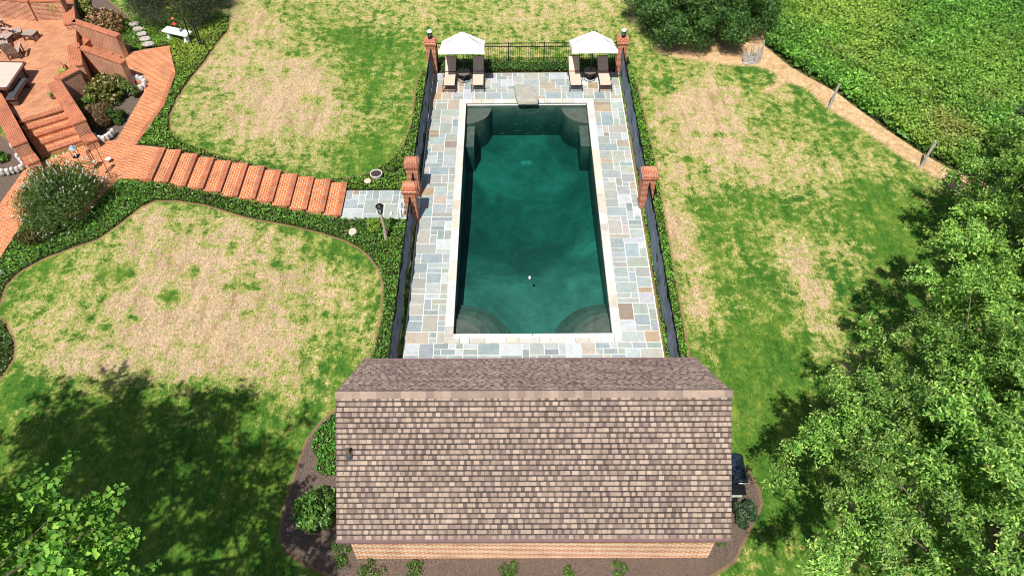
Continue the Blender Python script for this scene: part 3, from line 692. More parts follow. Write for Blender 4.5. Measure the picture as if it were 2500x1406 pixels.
# ------------------------------------------------------------------ pool house
HX0, HX1, YR, YF, YB, ZE, ZR = -5.03, 6.21, 12.28, 9.16, 15.38, 2.5, 5.28
hs = empty('pool_house', ((HX0+HX1)/2, YR, 0), 'brick pool house with brown and tan shingle gable roof', 'pool house'); hs.rotation_euler.z = R(-.15)
W2 = (HX1-HX0)/2; yf, yb = YF-YR, YB-YR
b = MB(); wx = W2-.12; b.add([(-wx, -2.66, -.3), (wx, -2.66, -.3), (wx, 2.62, -.3), (-wx, 2.62, -.3), (-wx, -2.66, 2.72), (wx, -2.66, 2.72), (wx, 2.62, 2.72), (-wx, 2.62, 2.72), (-wx, 0, ZR-.12), (wx, 0, ZR-.12)],
   [(0, 1, 5, 4), (1, 2, 6, 9, 5), (2, 3, 7, 6), (3, 0, 4, 8, 7), (3, 2, 1, 0)]); b.build('wall', M['brick_house'], hs)
sl = math.atan2(ZR-ZE, -yf); SLn = math.hypot(ZR-ZE, yf); slb = math.atan2(ZR-ZE, yb); SLb = math.hypot(ZR-ZE, yb)
def shingle_mat():
    m, nt, N, L, P = newmat('asphalt shingles'); v = wpos(nt); c = attr(nt, 'Col', 'Color')
    a = ramp(nt, noise(nt, v, 60, 3, .8), [(.3, (.72, .72, .72)), (.5, (1, 1, 1)), (.7, (1.28, 1.28, 1.28))])
    b_ = ramp(nt, noise(nt, v, .8, 6, .65, .4), [(.34, (.8, .8, .8)), (.6, (1.06, 1.06, 1.06))])
    L.new(mixc(nt, 1., mixc(nt, 1., c, a, 'MULTIPLY'), b_, 'MULTIPLY'), P.inputs['Base Color']); P.inputs['Roughness'].default_value = .95; P.inputs['Specular IOR Level'].default_value = .15
    L.new(bump(nt, noise(nt, v, 90, 2), .004), P.inputs['Normal']); return m
M['shingle'] = shingle_mat()
rf = MB()
def slope_pt(s_, d, n_, front):
    """point d metres below the ridge along the slope, n_ above it"""
    a_ = sl if front else slb; sg = -1 if front else 1
    return (s_, sg*(d*math.cos(a_)+n_*math.sin(a_)), ZR-d*math.sin(a_)+n_*math.cos(a_))
DK = [(.15, .115, .104), (.17, .13, .115), (.19, .143, .126), (.13, .1, .092), (.162, .124, .11)]; LT = [(.33, .25, .2), (.3, .225, .18), (.365, .28, .225), (.27, .203, .166), (.31, .235, .19), (.34, .256, .205)]
for front in (True, False):
    Ls = SLn if front else SLb; ex = .152; rows = int(Ls/ex)+1
    for r_ in range(rows):
        d1 = Ls-r_*ex; d0 = max(d1-ex-.05, .02)
        if d1 < .12: continue
        z0 = .004; z1 = .014
        x = -W2
        while x < W2-.001:                                  # under layer in soft colour blends
            l = min(rng.uniform(.25, .95), W2-x); c = DK[rng.integers(5)] if front else [(.2, .145, .125), (.25, .18, .155), (.17, .125, .11), (.3, .215, .185), (.23, .17, .145)][rng.integers(5)]; k = rng.uniform(.9, 1.15); c = tuple(q*k for q in c)
            P8 = [slope_pt(a_, b_, c_, front) for a_, b_, c_ in ((x, d1, 0), (x+l, d1, 0), (x+l, d0, -.006), (x, d0, -.006), (x, d1, z1), (x+l, d1, z1), (x+l, d0, z0), (x, d0, z0))]
            fc = [(4, 5, 6, 7), (0, 1, 5, 4), (1, 2, 6, 5), (3, 0, 4, 7)]
            rf.add(P8, fc if front else [f_[::-1] for f_ in fc], c)
            if front:                                       # dark band printed at the head of every course
                q4 = [slope_pt(a_, b_, c_, True) for a_, b_, c_ in ((x, d1-ex*.66, .0125), (x+l, d1-ex*.66, .0125), (x+l, d1-ex*.98, .0105), (x, d1-ex*.98, .0105))]
                rf.add(q4, [(0, 1, 2, 3)], tuple(q*.38 for q in c))
            x += l
        x = -W2+rng.uniform(0, .1)
        while x < W2-.08:                                   # raised dragon-tooth tabs
            l = min(rng.uniform(.09, .19), W2-x-.003); g_ = rng.uniform(.045, .13) if rng.random() > .22 else .004
            big = rng.random() < .12; c = LT[rng.integers(6)] if rng.random() < .88 else (.22, .165, .14)
            if not front: c = [(.36, .26, .22), (.32, .235, .2), (.4, .3, .25), (.26, .19, .165)][rng.integers(4)]
            k = rng.uniform(.9, 1.1); c = tuple(q*k for q in c)
            dt = d1-ex*rng.uniform(.66, .71); dt = max(dt, .03); tp = rng.uniform(0, .012); zz = .024
            P8 = [slope_pt(a_, b_, c_, front) for a_, b_, c_ in ((x, d1+.004, .004), (x+l, d1+.004, .004), (x+l-tp, dt, .004), (x+tp, dt, .004), (x, d1+.004, zz), (x+l, d1+.004, zz), (x+l-tp, dt, zz-.004), (x+tp, dt, zz-.004))]
            fc = [(4, 5, 6, 7), (0, 1, 5, 4), (1, 2, 6, 5), (2, 3, 7, 6), (3, 0, 4, 7)]
            rf.add(P8, fc if front else [f_[::-1] for f_ in fc], c); x += l+g_
roof = rf.build('roof', M['shingle'], hs)
dk = MB()                                                    # roof boards under the shingles
for front in (True, False):
    Ls = SLn if front else SLb; q = [slope_pt(a_, b_, c_, front) for a_, b_, c_ in ((-W2+.01, Ls-.01, -.14), (W2-.01, Ls-.01, -.14), (W2-.01, 0, -.14), (-W2+.01, 0, -.14), (-W2+.01, Ls-.01, -.008), (W2-.01, Ls-.01, -.008), (W2-.01, 0, -.008), (-W2+.01, 0, -.008))]
    fc = [(4, 5, 6, 7), (0, 1, 5, 4), (1, 2, 6, 5), (3, 0, 4, 7), (3, 2, 1, 0)]; dk.add(q, fc if front else [f_[::-1] for f_ in fc])
dk.build('roof_deck', M['gutter'], roof)
rc = MB(); x = -W2-.01
while x < W2:                                                # ridge caps
    l = min(.235, W2+.01-x); c = [(.3, .225, .185), (.26, .195, .165), (.34, .255, .21), (.24, .18, .155)][rng.integers(4)]; w_ = .17; z = .03+.012
    for front in (True, False):
        q = [slope_pt(x, w_, z-.012, front), slope_pt(x+l+.03, w_, z-.02, front), (x+l+.03, 0, ZR+z+.008), (x, 0, ZR+z+.02)]
        q += [(a_, b_, c_-.012) for a_, b_, c_ in q]; fc = [(0, 1, 2, 3), (4, 5, 1, 0), (3, 7, 4, 0)]
        rc.add(q, fc if front else [f_[::-1] for f_ in fc], c)
    x += l
rc.build('ridge_cap', M['shingle'], roof)
gt = MB()
gt.box((0, yf-.04, ZE-.045), (2*W2+.02, .11, .1)); gt.build('gutter', M['gutter'], hs)
gt = MB(); gt.box((0, yb+.03, ZE-.04), (2*W2+.02, .09, .1)); gt.build('gutter', M['gutter'], hs)
vp = empty('roof_vent', (0, 0, 0), 'small copper brown vent pipe with grey flashing on the roof', 'vent pipe')
p = None
for d in np.linspace(.2, 4.2, 300):
    q = hs.location + Vector(slope_pt(0, d, .03, True)); im = MW.T @ (np.array(q)-CAM)
    yy = 703-FOC*im[1]/-im[2]
    if yy > 1108: p = q; break
xx = V(853, 1108, p.z).x; vp.location = (xx, p.y, p.z)
b = MB(); b.box((0, 0, .0), (.2, .26, .012), rx=sl); b.lathe((0, 0, 0), [(.11, -.09), (.1, .03), (.06, .09)], 14); b.build('flashing', M['rubber'], vp)
b = MB(); b.tube([(0, 0, -.05), (0, 0, .38)], .042, 12); b.build('pipe', M['copper'], vp)
b = MB(); b.lathe((0, 0, .36), [(.045, 0), (.048, .02), (.042, .03)], 12); b.build('pipe_cap', M['rubber'], vp)
# porch floor under the roof
b = MB(); b.box((HX0/2+HX1/2, 12.4, -.1), (HX1-HX0-.1, 5.2, .16)); tag(b.build('house_floor', M['mortar']), kind='structure')

# grill at the right gable
gp = V(1800, 1150, .9); t = empty('barbecue_grill', (V(1793, 1150, .9).x, gp.y, -.03), 'blue black covered grill at the right gable of the pool house', 'grill')
b = MB(); b.box((0, 0, .35), (.55, 1.0, .62)); b.build('cabinet', M['black_metal'], t)
b = MB(); vs = []; nn = 10
for k in range(nn+1):
    a_ = math.pi*k/nn
    for y_ in (-.32, .62): vs.append((.1-.33*math.cos(a_), y_, .72+.3*math.sin(a_)))
fs = [(2*k, 2*k+2, 2*k+3, 2*k+1) for k in range(nn)]+[tuple(2*k for k in range(nn+1))[::-1], tuple(2*k+1 for k in range(nn+1))]
b.add(vs, fs); b.build('lid', M['grill'], t)
b = MB(); b.tube([(.1, -.36, .8), (.42, -.36, .8)], .018, 8); b.build('handle', M['lid'], t)
b = MB(); b.box((.05, -.55, .7), (.5, .32, .04)); b.build('side_shelf', M['black_metal'], t)
for sx in (-.22, .22):
    for sy in (-.45, .45): b = MB(); b.lathe((sx, sy, 0), [(.04, 0), (.05, .03), (.04, .06)], 10); b.build('wheel', M['black_metal'], t)
hp = V(1800, 1190, .5); t = empty('hose_reel', (V(1796, 1190, .5).x, hp.y-.1, -.02), 'pale green hose reel beside the grill by the house wall', 'hose reel')
b = MB(); b.tube([(-.2, 0, .3), (.2, 0, .3)], .12, 14); b.build('drum', M['pale_green'] if 'pale_green' in M else simple('pale green plastic', (.42, .5, .4), .5), t)
b = MB(); b.lathe((0, 0, 0), [(.16, 0), (.15, .04), (.04, .06), (.03, .3)], 12); b.build('stand', M['black_metal'], t)

# ------------------------------------------------------------------ brick steps, walk, landing
Zp = 1.5
stp = empty('brick_stairway', (-7.5, 25.95, 0), 'long flight of shallow orange brick steps down to the pool', 'steps')
x0, x1 = -15.69, -7.53; n = 11; tw = (x1-x0)/n
S = stp.location
for k in range(n):                                            # k = 0 at the foot
    xa = x1-tw*k; xb = xa-tw; z = .125*(k+1); ff = (k+.5)/n; ya, yb_ = 24.9+ff*.95+.05*math.sin(k*1.9), 27.0+ff*.95+.05*math.sin(k*1.3+1)
    b = MB(); b.box(((xa+xb)/2-S.x-.06, (ya+yb_)/2-S.y, z/2-.15), (tw-.12+.004, yb_-ya, z+.3-.004)); o = b.build('step', M['brick_path'], stp, ang=R(90))
    b = MB(); b.bevbox((xa-.085-S.x, (ya+yb_)/2-S.y, z-.035+.006), (.22, yb_-ya+.03, .07), .008); b.build('nosing', M['brick_cap'], o, ang=0)
# top nosing of the stair (edge of the walk)
walk = [(100,396),(222,348),(285,342),(352,224),(345,200),(318,196),(303,130),(413,112),(428,175),(397,262),(331,354),(398,361),(366,437),(290,437),(200,530),(61,536),(0,629),(-60,720),(-60,585),(0,497),(57,417)]
wl = XY(walk, Zp); b = MB(); b.prism(wl, Zp-.35, Zp); o = b.build('brick_walk', M['brick_path'], ang=R(12)); tag(o, kind='structure')
b = MB(); a = V(398, 361, Zp); c = V(366, 437, Zp); b.bevbox(((a.x+c.x)/2-.03, (a.y+c.y)/2, Zp-.02), (.24, a.y-c.y+.03, .075), .01); tag(b.build('walk_edging', M['brick_cap']), kind='structure')
# edge rows along the walk
def edging(pts, z, w_=.22):
    b = MB()
    for p, q in zip(pts[:-1], pts[1:]):
        p = V(*p, z); q = V(*q, z); d = q-p; b.bevbox(((p.x+q.x)/2, (p.y+q.y)/2, z-.02), (d.length, w_, .06), .006, rz=math.atan2(d.y, d.x))
    return b
tag(edging([(424,178),(395,258),(330,348)], Zp).build('path_edging', M['brick_cap']), kind='structure')
# flagstone walk to the gate
w0 = [V(*q, 0) for q in ((848,466),(1000,470),(1005,540),(832,533))]
fx0, fx1, fy0, fy1 = -7.5, DX0, w0[3].y-.02, w0[0].y+.02
b = MB(); b.box(((fx0+fx1)/2, (fy0+fy1)/2, -.1), (fx1-fx0, fy1-fy0, .19)); tag(b.build('walk_bed', M['mortar']), kind='structure')
b = MB(); flagstones(b, fx0, fx1, fy0, fy1, .3, .016, warmf=lambda x, y: .5); tag(b.build('flagstone_walk', M['flag']), kind='structure')

# ------------------------------------------------------------------ raised patio and its walls
ZP, ZC = 2.35, 2.75
pat = [(-260,20),(-100,-40),(78,39),(135,37),(168,60),(184,62),(188,108),(184,165),(140,203),(165,262),(56,297),(0,250),(-80,200),(-260,200)]
pp = XY(pat, ZP); b = MB(); b.prism(pp, 1.2, ZP); o = b.build('brick_patio', M['brick_patio']); tag(o, kind='structure')
def cap_wall(pts, th, label, zt=ZC, zb=1.15, capm='brick_cap', cap=.07):
    P_ = [V(*p, zt) for p in pts]; c = P_[0]; t = empty('garden_wall', (c.x, c.y, zb), label, 'wall', 'brick walls round the raised patio')
    for p, q in zip(P_[:-1], P_[1:]):
        d = q-p; a_ = math.atan2(d.y, d.x); m_ = (p+q)/2-Vector((c.x, c.y, zb)); hh = zt-cap-zb
        b = MB(); b.box((m_.x, m_.y, hh/2), (d.length, th, hh), rz=a_); b.build('wall_face', M['brick_wall'], t)
        b = MB(); b.bevbox((m_.x, m_.y, zt-zb-cap/2+.001), (d.length+.06, th+.06, cap), .01, rz=a_); b.build('wall_cap', M[capm], t, ang=a_)
    return t
cap_wall([(161,-40),(170,57)], .52, 'thick low wall beside the lime green grass at the patio corner')
cap_wall([(180,50),(287,86)], .28, 'back brick wall of the short side stair, beneath the brown shrubs')
cap_wall([(197,114),(300,151)], .3, 'front brick wall of the short side stair down to the landing')
cap_wall([(178,108),(186,160)], .52, 'short thick wall with the small lime plant at its foot')
cap_wall([(186,166),(138,192)], .4, 'stubby brick wall linking the stair wall and the thick wall')
cap_wall([(131,200),(193,297)], .55, 'right hand brick wall of the patio steps')
cap_wall([(-25,215),(47,350)], .6, 'left hand brick wall of the patio steps')
cap_wall([(-150,-25),(72,-2)], .5, 'tall shaded brick wall at the back corner of the patio', zt=3.5)
cap_wall([(72,-2),(150,-5)], .5, 'sunlit brick wall at the back of the patio', zt=3.45)
# low continuations beside the lowest step
cap_wall([(211,330),(222,344)], .5, 'low brick block at the foot of the right step wall', zt=2.0, zb=1.3)
cap_wall([(66,375),(80,395)], .5, 'low brick block at the foot of the left step wall', zt=2.05, zb=1.3)
# patio steps
ps = empty('patio_steps', V(150, 330, Zp), 'five short brick steps between the walk and the patio', 'steps'); S = ps.location
A0, A1 = V(46, 300, ZP), V(163, 264, ZP); B0, B1 = V(96, 376, Zp+.17), V(207, 339, Zp+.17)
for k in range(5):
    z = Zp+.17*(5-k); 
    f0 = k/4; a_ = A0.lerp(B0, f0); c = A1.lerp(B1, f0); f1 = (k-1)/4; a2 = A0.lerp(B0, f1); c2 = A1.lerp(B1, f1)
    if k == 0: continue_poly = None
    if k > 0:
        b = MB(); b.prism([(a_.x-S.x, a_.y-S.y), (c.x-S.x, c.y-S.y), (c2.x-S.x, c2.y-S.y), (a2.x-S.x, a2.y-S.y)], 1.2-S.z, z-S.z); st = b.build('step', M['brick_path'], ps)
    d = c-a_; ang = math.atan2(d.y, d.x); nrm = Vector((-d.y, d.x)).normalized()
    b = MB(); b.bevbox(((a_.x+c.x)/2+nrm.x*.1-S.x, (a_.y+c.y)/2+nrm.y*.1-S.y, z-.03+.008-S.z), (d.length, .24, .075), .012, rz=ang); b.build('nosing', M['brick_cap'], ps, ang=ang)
# side stair (between its two walls)
ss = empty('side_steps', V(240, 105, Zp), 'narrow brick steps half hidden between two walls by the landing', 'steps'); S = ss.location
A = V(186, 82, ZP); B = V(305, 128, Zp+.02); 
for k in range(5):
    q0 = A.lerp(B, k/5); q1 = A.lerp(B, (k+1)/5); z = max(Zp+.06, ZP-.4*(k+1)); d = q1-q0; ang = math.atan2(d.y, d.x); mm = (q0+q1)/2-S
    b = MB(); b.box((mm.x, mm.y, (z-S.z-.3)/2), (math.hypot(d.x, d.y)+.02*k, 1.25, z-S.z+.3), rz=ang); b.build('step', M['brick_cap'], ss)

# ------------------------------------------------------------------ leafy things
def ellipsoid_pts(n, c, r, lo=.35, up=.0):
    d = unit(rng.normal(0, 1, (n, 3))); d[:, 2] = np.abs(d[:, 2])*(1-up)+d[:, 2]*up if up < 1 else d[:, 2]
    rad = rng.uniform(lo**3, 1, n)**(1/3)
    return np.array(c)+d*rad[:, None]*np.array(r), d
def shrub(name, px, py, rpx, h, n, size, base, alt, label, cat='shrub', group=None, mat='foliage', z=None, clumps=26, p=.3, flowers=None, spread=.25, jitter=.7, aspect=.55, stemc=None, squash=1., xyz=None, crf=(.22, .42)):
    c = xyz if xyz is not None else (G(px, py) if z is None else V(px, py, z)); 
    r_ = rpx if xyz is not None else (V(px+rpx, py, c.z)-V(px, py, c.z)).length
    t = empty(name, c, label, cat, group)
    k = clumps; th = rng.uniform(0, 2*math.pi, k); ph = np.arccos(rng.uniform(.05, 1, k)); rr = rng.uniform(.45, .78, k) if crf[0] > .2 else rng.uniform(.68, .95, k)
    cc = np.stack([np.sin(ph)*np.cos(th)*r_*rr, np.sin(ph)*np.sin(th)*r_*rr*squash, .12*h+np.cos(ph)*h*rr*.95], 1)
    cr = r_*rng.uniform(*crf, k)
    w_ = cr**2; which = rng.choice(k, n, p=w_/w_.sum()); d = unit(rng.normal(0, 1, (n, 3)) + np.array([0, 0, .5]))
    P_ = cc[which]+d*(cr[which]*rng.uniform(.45, 1.05, n))[:, None]*np.array([1, 1, .8]); P_[:, 2] = np.maximum(P_[:, 2], .04)
    shade = rng.uniform(.85, 1.15, k)[which]
    leaf_mesh('foliage', P_, d, size, cmix(n, base, alt, spread, p)*shade[:, None], M[mat], t, aspect=aspect, jitter=jitter)
    b = MB()
    for i in range(min(k, 9)): b.tube([(0, 0, -.05), tuple(cc[i]*np.array([.4, .4, .5])), tuple(cc[i])], [.03, .018, .008], 5)
    b.build('stems', M[stemc or 'bark'], t)
    if flowers:
        nf, fs_, fc, kind = flowers
        d = unit(rng.normal(0, 1, (nf, 3))+np.array([0, 0, .8])); w2 = rng.integers(0, k, nf)
        F = cc[w2]+d*(cr[w2]*1.05)[:, None]
        order = np.argsort(-(F[:, 2]-.5*F[:, 1])); rest = MB()
        for n_, i_ in enumerate(order):
            q = F[i_]; fm = MB() if n_ < 95 else rest
            if kind == 'spike':
                o_ = unit(q-np.array([0, 0, -.3])+rng.normal(0, .35, 3)); l = fs_*rng.uniform(.6, 1.3)
                fm.tube([q, q+o_*l*.5+np.array([0, 0, .02]), q+o_*l], [.022, .026, .004], 5, colr=tuple(np.array(fc)*rng.uniform(.75, 1.05)))
            else: rock_mesh(fm, tuple(q), (fs_, fs_, fs_*.75), n=1, seed=int(i_), flat=1, colr=tuple(np.array(fc)*rng.uniform(.7, 1.15)), rough=.5)
            if n_ < 95: fm.build('flower', M['petal'], t)
        if rest.v: tag(rest.build('flowers', M['petal'], t), kind='stuff')
    return t
# butterfly bush
shrub('butterfly_bush', 172, 515, 112, 2.1, 15000, .13, (.06, .12, .03), (.17, .27, .055), 'big mounded bush dotted with white flower spikes beside the brick walk', 'bush', flowers=(230, .17, (.72, .71, .68), 'spike'), clumps=60, aspect=.28, mat='foliage_soft')
shrub('bronze_ground_shrub', 95, 575, 55, .5, 2600, .09, (.13, .08, .035), (.11, .14, .03), 'low bronze tinged shrub under the white flowered bush', clumps=16)
# large dark evergreen mound
shrub('evergreen_mound', 447, 30, 116, 2.7, 46000, .1, (.035, .05, .024), (.17, .2, .1), 'large dark grey green evergreen mound behind the white bench', 'bush', mat='foliage_soft', clumps=150, p=.3, spread=.35, aspect=.35, crf=(.16, .28))
# shrubs behind the patio wall
shrub('hydrangea_shrub', 262, 75, 50, 1.3, 3600, .15, (.2, .2, .05), (.38, .2, .13), 'hydrangea shrub gone pink and brown above the landing wall', p=.5, flowers=(60, .16, (.5, .27, .17), 'ball'), clumps=26)
shrub('hydrangea_shrub', 203, 45, 38, 1.2, 2200, .15, (.22, .26, .05), (.4, .38, .1), 'yellow green hydrangea shrub at the top corner by the wall', p=.4, clumps=20)
# planted bed in the elbow of the walk
BG = 'shrubs in the rock edged bed'
shrub('bed_shrub', 268, 240, 52, 1.15, 4600, .13, (.1, .15, .03), (.3, .24, .08), 'upper mixed green and tan shrub in the rock edged bed', group=BG, p=.4, flowers=(26, .15, (.5, .4, .2), 'ball'), clumps=24)
shrub('bed_shrub', 312, 235, 34, .85, 2400, .12, (.08, .16, .03), (.2, .24, .06), 'rounded green shrub nearest the gravel tip of the bed', group=BG, clumps=14)
shrub('bed_shrub', 245, 300, 44, 1.0, 4200, .1, (.16, .1, .05), (.3, .19, .1), 'russet brown shrub in the middle of the rock edged bed', group=BG, p=.5, clumps=24)
shrub('bed_shrub', 285, 295, 30, .7, 2000, .12, (.05, .12, .025), (.12, .2, .04), 'dark green shrub along the walk side of the bed', group=BG, clumps=14)
shrub('bed_shrub', 222, 262, 26, .7, 1700, .12, (.14, .24, .04), (.3, .36, .08), 'bright yellow green shrub against the stubby brick wall', group=BG, clumps=12)
shrub('bed_shrub', 226, 335, 10, .35, 260, .1, (.14, .3, .04), (.24, .36, .08), 'tiny bright green plant at the near tip of the bed', group=BG, clumps=6)
# house side plants
shrub('laurel_bush', 772, 1254, 58, 1.15, 3400, .17, (.05, .14, .028), (.16, .28, .05), 'glossy green bush in the mulch at the left gable', mat='foliage_gloss', clumps=30, p=.35)
shrub('shaded_shrub', 1812, 1262, 34, .9, 1800, .12, (.04, .09, .04), (.1, .15, .08), 'dark shrub in shade behind the grill', clumps=14)
shrub('walk_shrub', 912, 556, 26, .6, 1500, .08, (.16, .3, .04), (.34, .42, .07), 'small lime green shrub beside the lamp post', clumps=14)
shrub('corner_plant', -12, 395, 32, .9, 1500, .13, (.07, .2, .03), (.2, .34, .05), 'leafy green plant in the dark bed at the left edge', mat='foliage_gloss', clumps=14)
for i, (px, py, r_, lb) in enumerate([(1512, 1392, 26, 'low weed tuft in the mulch right of the middle of the house'), (1240, 1394, 30, 'low weed tuft in the mulch below the middle of the house'), (905, 1392, 38, 'wide low weed tuft in the mulch near the house corner'), (835, 1330, 30, 'straggly weed tuft by the left house corner'), (830, 1372, 22, 'bright weed tuft in the left bend of the mulch bed'), (1758, 1322, 16, 'small weed tuft at the right corner of the house'), (1388, 1398, 18, 'sparse weed tuft midway along the front mulch'), (1010, 1392, 30, 'flat weed tuft in the mulch, right of the wide one')]):
    shrub('weed_tuft', px, py, r_, .16, 420, .07, (.08, .18, .03), (.2, .28, .07), lb, 'weed', 'weeds in the house mulch bed', clumps=12)

def ground_cover(name, polys, dens, size, base, alt, hgt, label, cat, patches=None, edge_=.02, p=.3, mat='foliage', spread=.3, lump=.0, avoid=None, up=.6, zf=H, aspect=.7):
    PP = []
    for poly in polys:
        x0_, y0_ = poly.min(0); x1_, y1_ = poly.max(0); x0_, x1_ = max(x0_, -34), min(x1_, 40); y0_, y1_ = max(y0_, 4), min(y1_, 56)
        k = int((x1_-x0_)*(y1_-y0_)*dens); q = rng.uniform((x0_, y0_), (x1_, y1_), (k, 2)); PP.append(q[sdf(poly, q[:, 0], q[:, 1]) > edge_])
    q = np.concatenate(PP)
    if avoid is not None: q = q[avoid(q)]
    n = len(q); lum = np.sin(q[:, 0]*3.1+np.sin(q[:, 1]*2.3))*np.sin(q[:, 1]*2.9+1.3*np.sin(q[:, 0]*1.7))
    z = zf(q[:, 0], q[:, 1])-.02+hgt*(.35+.65*rng.uniform(0, 1, n)**.6)*(1+lump*lum)
    P_ = np.stack([q[:, 0], q[:, 1], z], 1); big = np.clip(.5+.5*np.sin(q[:, 0]*.9+2*np.sin(q[:, 1]*.6))*np.sin(q[:, 1]*.7), 0, 1)
    c = cmix(n, base, alt, spread, p)*(.8+.4*big[:, None])*(1+.12*np.sin(q[:, :1]*1.9-q[:, 1:]*2.6))
    for lst, pc_ in (patches or ()):
        k = np.clip(blob(lst, q[:, 0], q[:, 1])*rng.uniform(.3, 1.5, n), 0, 1)[:, None]; c = c*(1-k)+np.array(pc_)*rng.uniform(.6, 1.3, (n, 1))*k
    o = leaf_mesh(name, P_, np.tile([0, 0, 1.], (n, 1)), size, c, M[mat], aspect=aspect, jitter=up); return tag(o, label, cat, kind='stuff')
not_walk = lambda q: (sdf(wl, q[:, 0], q[:, 1]) < -.03) & ~((q[:, 0] > -15.75) & (q[:, 0] < -7.45) & (q[:, 1] > 24.9+(-7.5-q[:, 0])/8.2*.95-.02) & (q[:, 1] < 27.0+(-7.5-q[:, 0])/8.2*.95+.02)) & ~((q[:, 0] > -7.6) & (q[:, 0] < -4.1) & (q[:, 1] > fy0-.02) & (q[:, 1] < fy1+.02)) & ~((q[:, 0] > DX0-.05) & (q[:, 0] < DX1+.05) & (q[:, 1] > 15) & (q[:, 1] < DY1))
ground_cover('ivy_bed', [BEDW['upper']], 330, .1, (.06, .18, .025), (.25, .4, .055), .16, 'green ivy bed above the steps, running to the far fence', 'ivy', avoid=not_walk, p=.4, lump=.3, patches=[([(470,110,60,50,1.),(560,380,80,20,.5)], (.34, .44, .06))])
ground_cover('ivy_bed', [BEDW['lower']], 330, .1, (.055, .17, .025), (.2, .35, .05), .16, 'green ivy bed below the steps, running along the near fence', 'ivy', avoid=not_walk, p=.3, lump=.3)
ground_cover('ivy_bed', [BEDW['farleft']], 330, .09, (.04, .1, .02), (.12, .2, .04), .14, 'small dark ivy patch at the left edge of the lawn', 'ivy')
ground_cover('ivy_bed', [BEDW['right']], 360, .09, (.1, .3, .03), (.3, .52, .06), .13, 'bright green ivy strip outside the right pool fence', 'ivy', avoid=not_walk)
ground_cover('ivy_bed', [BEDW['housebed']], 420, .08, (.06, .24, .03), (.16, .4, .05), .13, 'bright green ivy patch beside the left gable', 'ivy')
hz = np.array([[pTL.x+.3, DY1+.02], [pTR.x-.1, DY1+.02], [pTR.x-.1, DY1+.85], [pTL.x+.3, DY1+.85]])
ground_cover('low_hedge', [hz], 650, .09, (.05, .13, .025), (.13, .24, .05), .38, 'clipped low green hedge between far deck edge and picket fence', 'hedge', up=.9)
YEL = [(2060,50,140,45,.9),(1960,30,60,30,.6),(2110,110,60,40,.6),(2330,180,150,60,.5),(2200,210,120,60,.6),(2420,120,100,60,.4),(2250,330,120,60,.7),(2450,230,80,60,.5),(2050,140,90,30,.5)]
BRN = [(2055,150,40,16,.9),(2110,180,25,10,.8),(2400,255,50,25,.9),(2300,325,45,35,1.),(2370,350,50,25,.9),(2280,380,60,20,.6),(2000,130,20,10,.6)]
ground_cover('crop_field', [FIEW], 300, .16, (.075, .25, .035), (.3, .53, .09), .75, 'dense green bean crop field in the top right', 'crop', p=.33, lump=.22, up=.8, aspect=.5, patches=[([(a_, b_, c_, d_, e_) for a_, b_, c_, d_, e_ in YEL], (.42, .56, .1)), ([(a_, b_, c_, d_, e_*.55) for a_, b_, c_, d_, e_ in BRN], (.4, .3, .12))])
ground_cover('crop_field_undergrowth', [FIEW], 60, .3, (.06, .18, .025), (.13, .27, .04), .4, 'lower shaded leaves of the bean crop', 'crop', p=.3, up=.9)

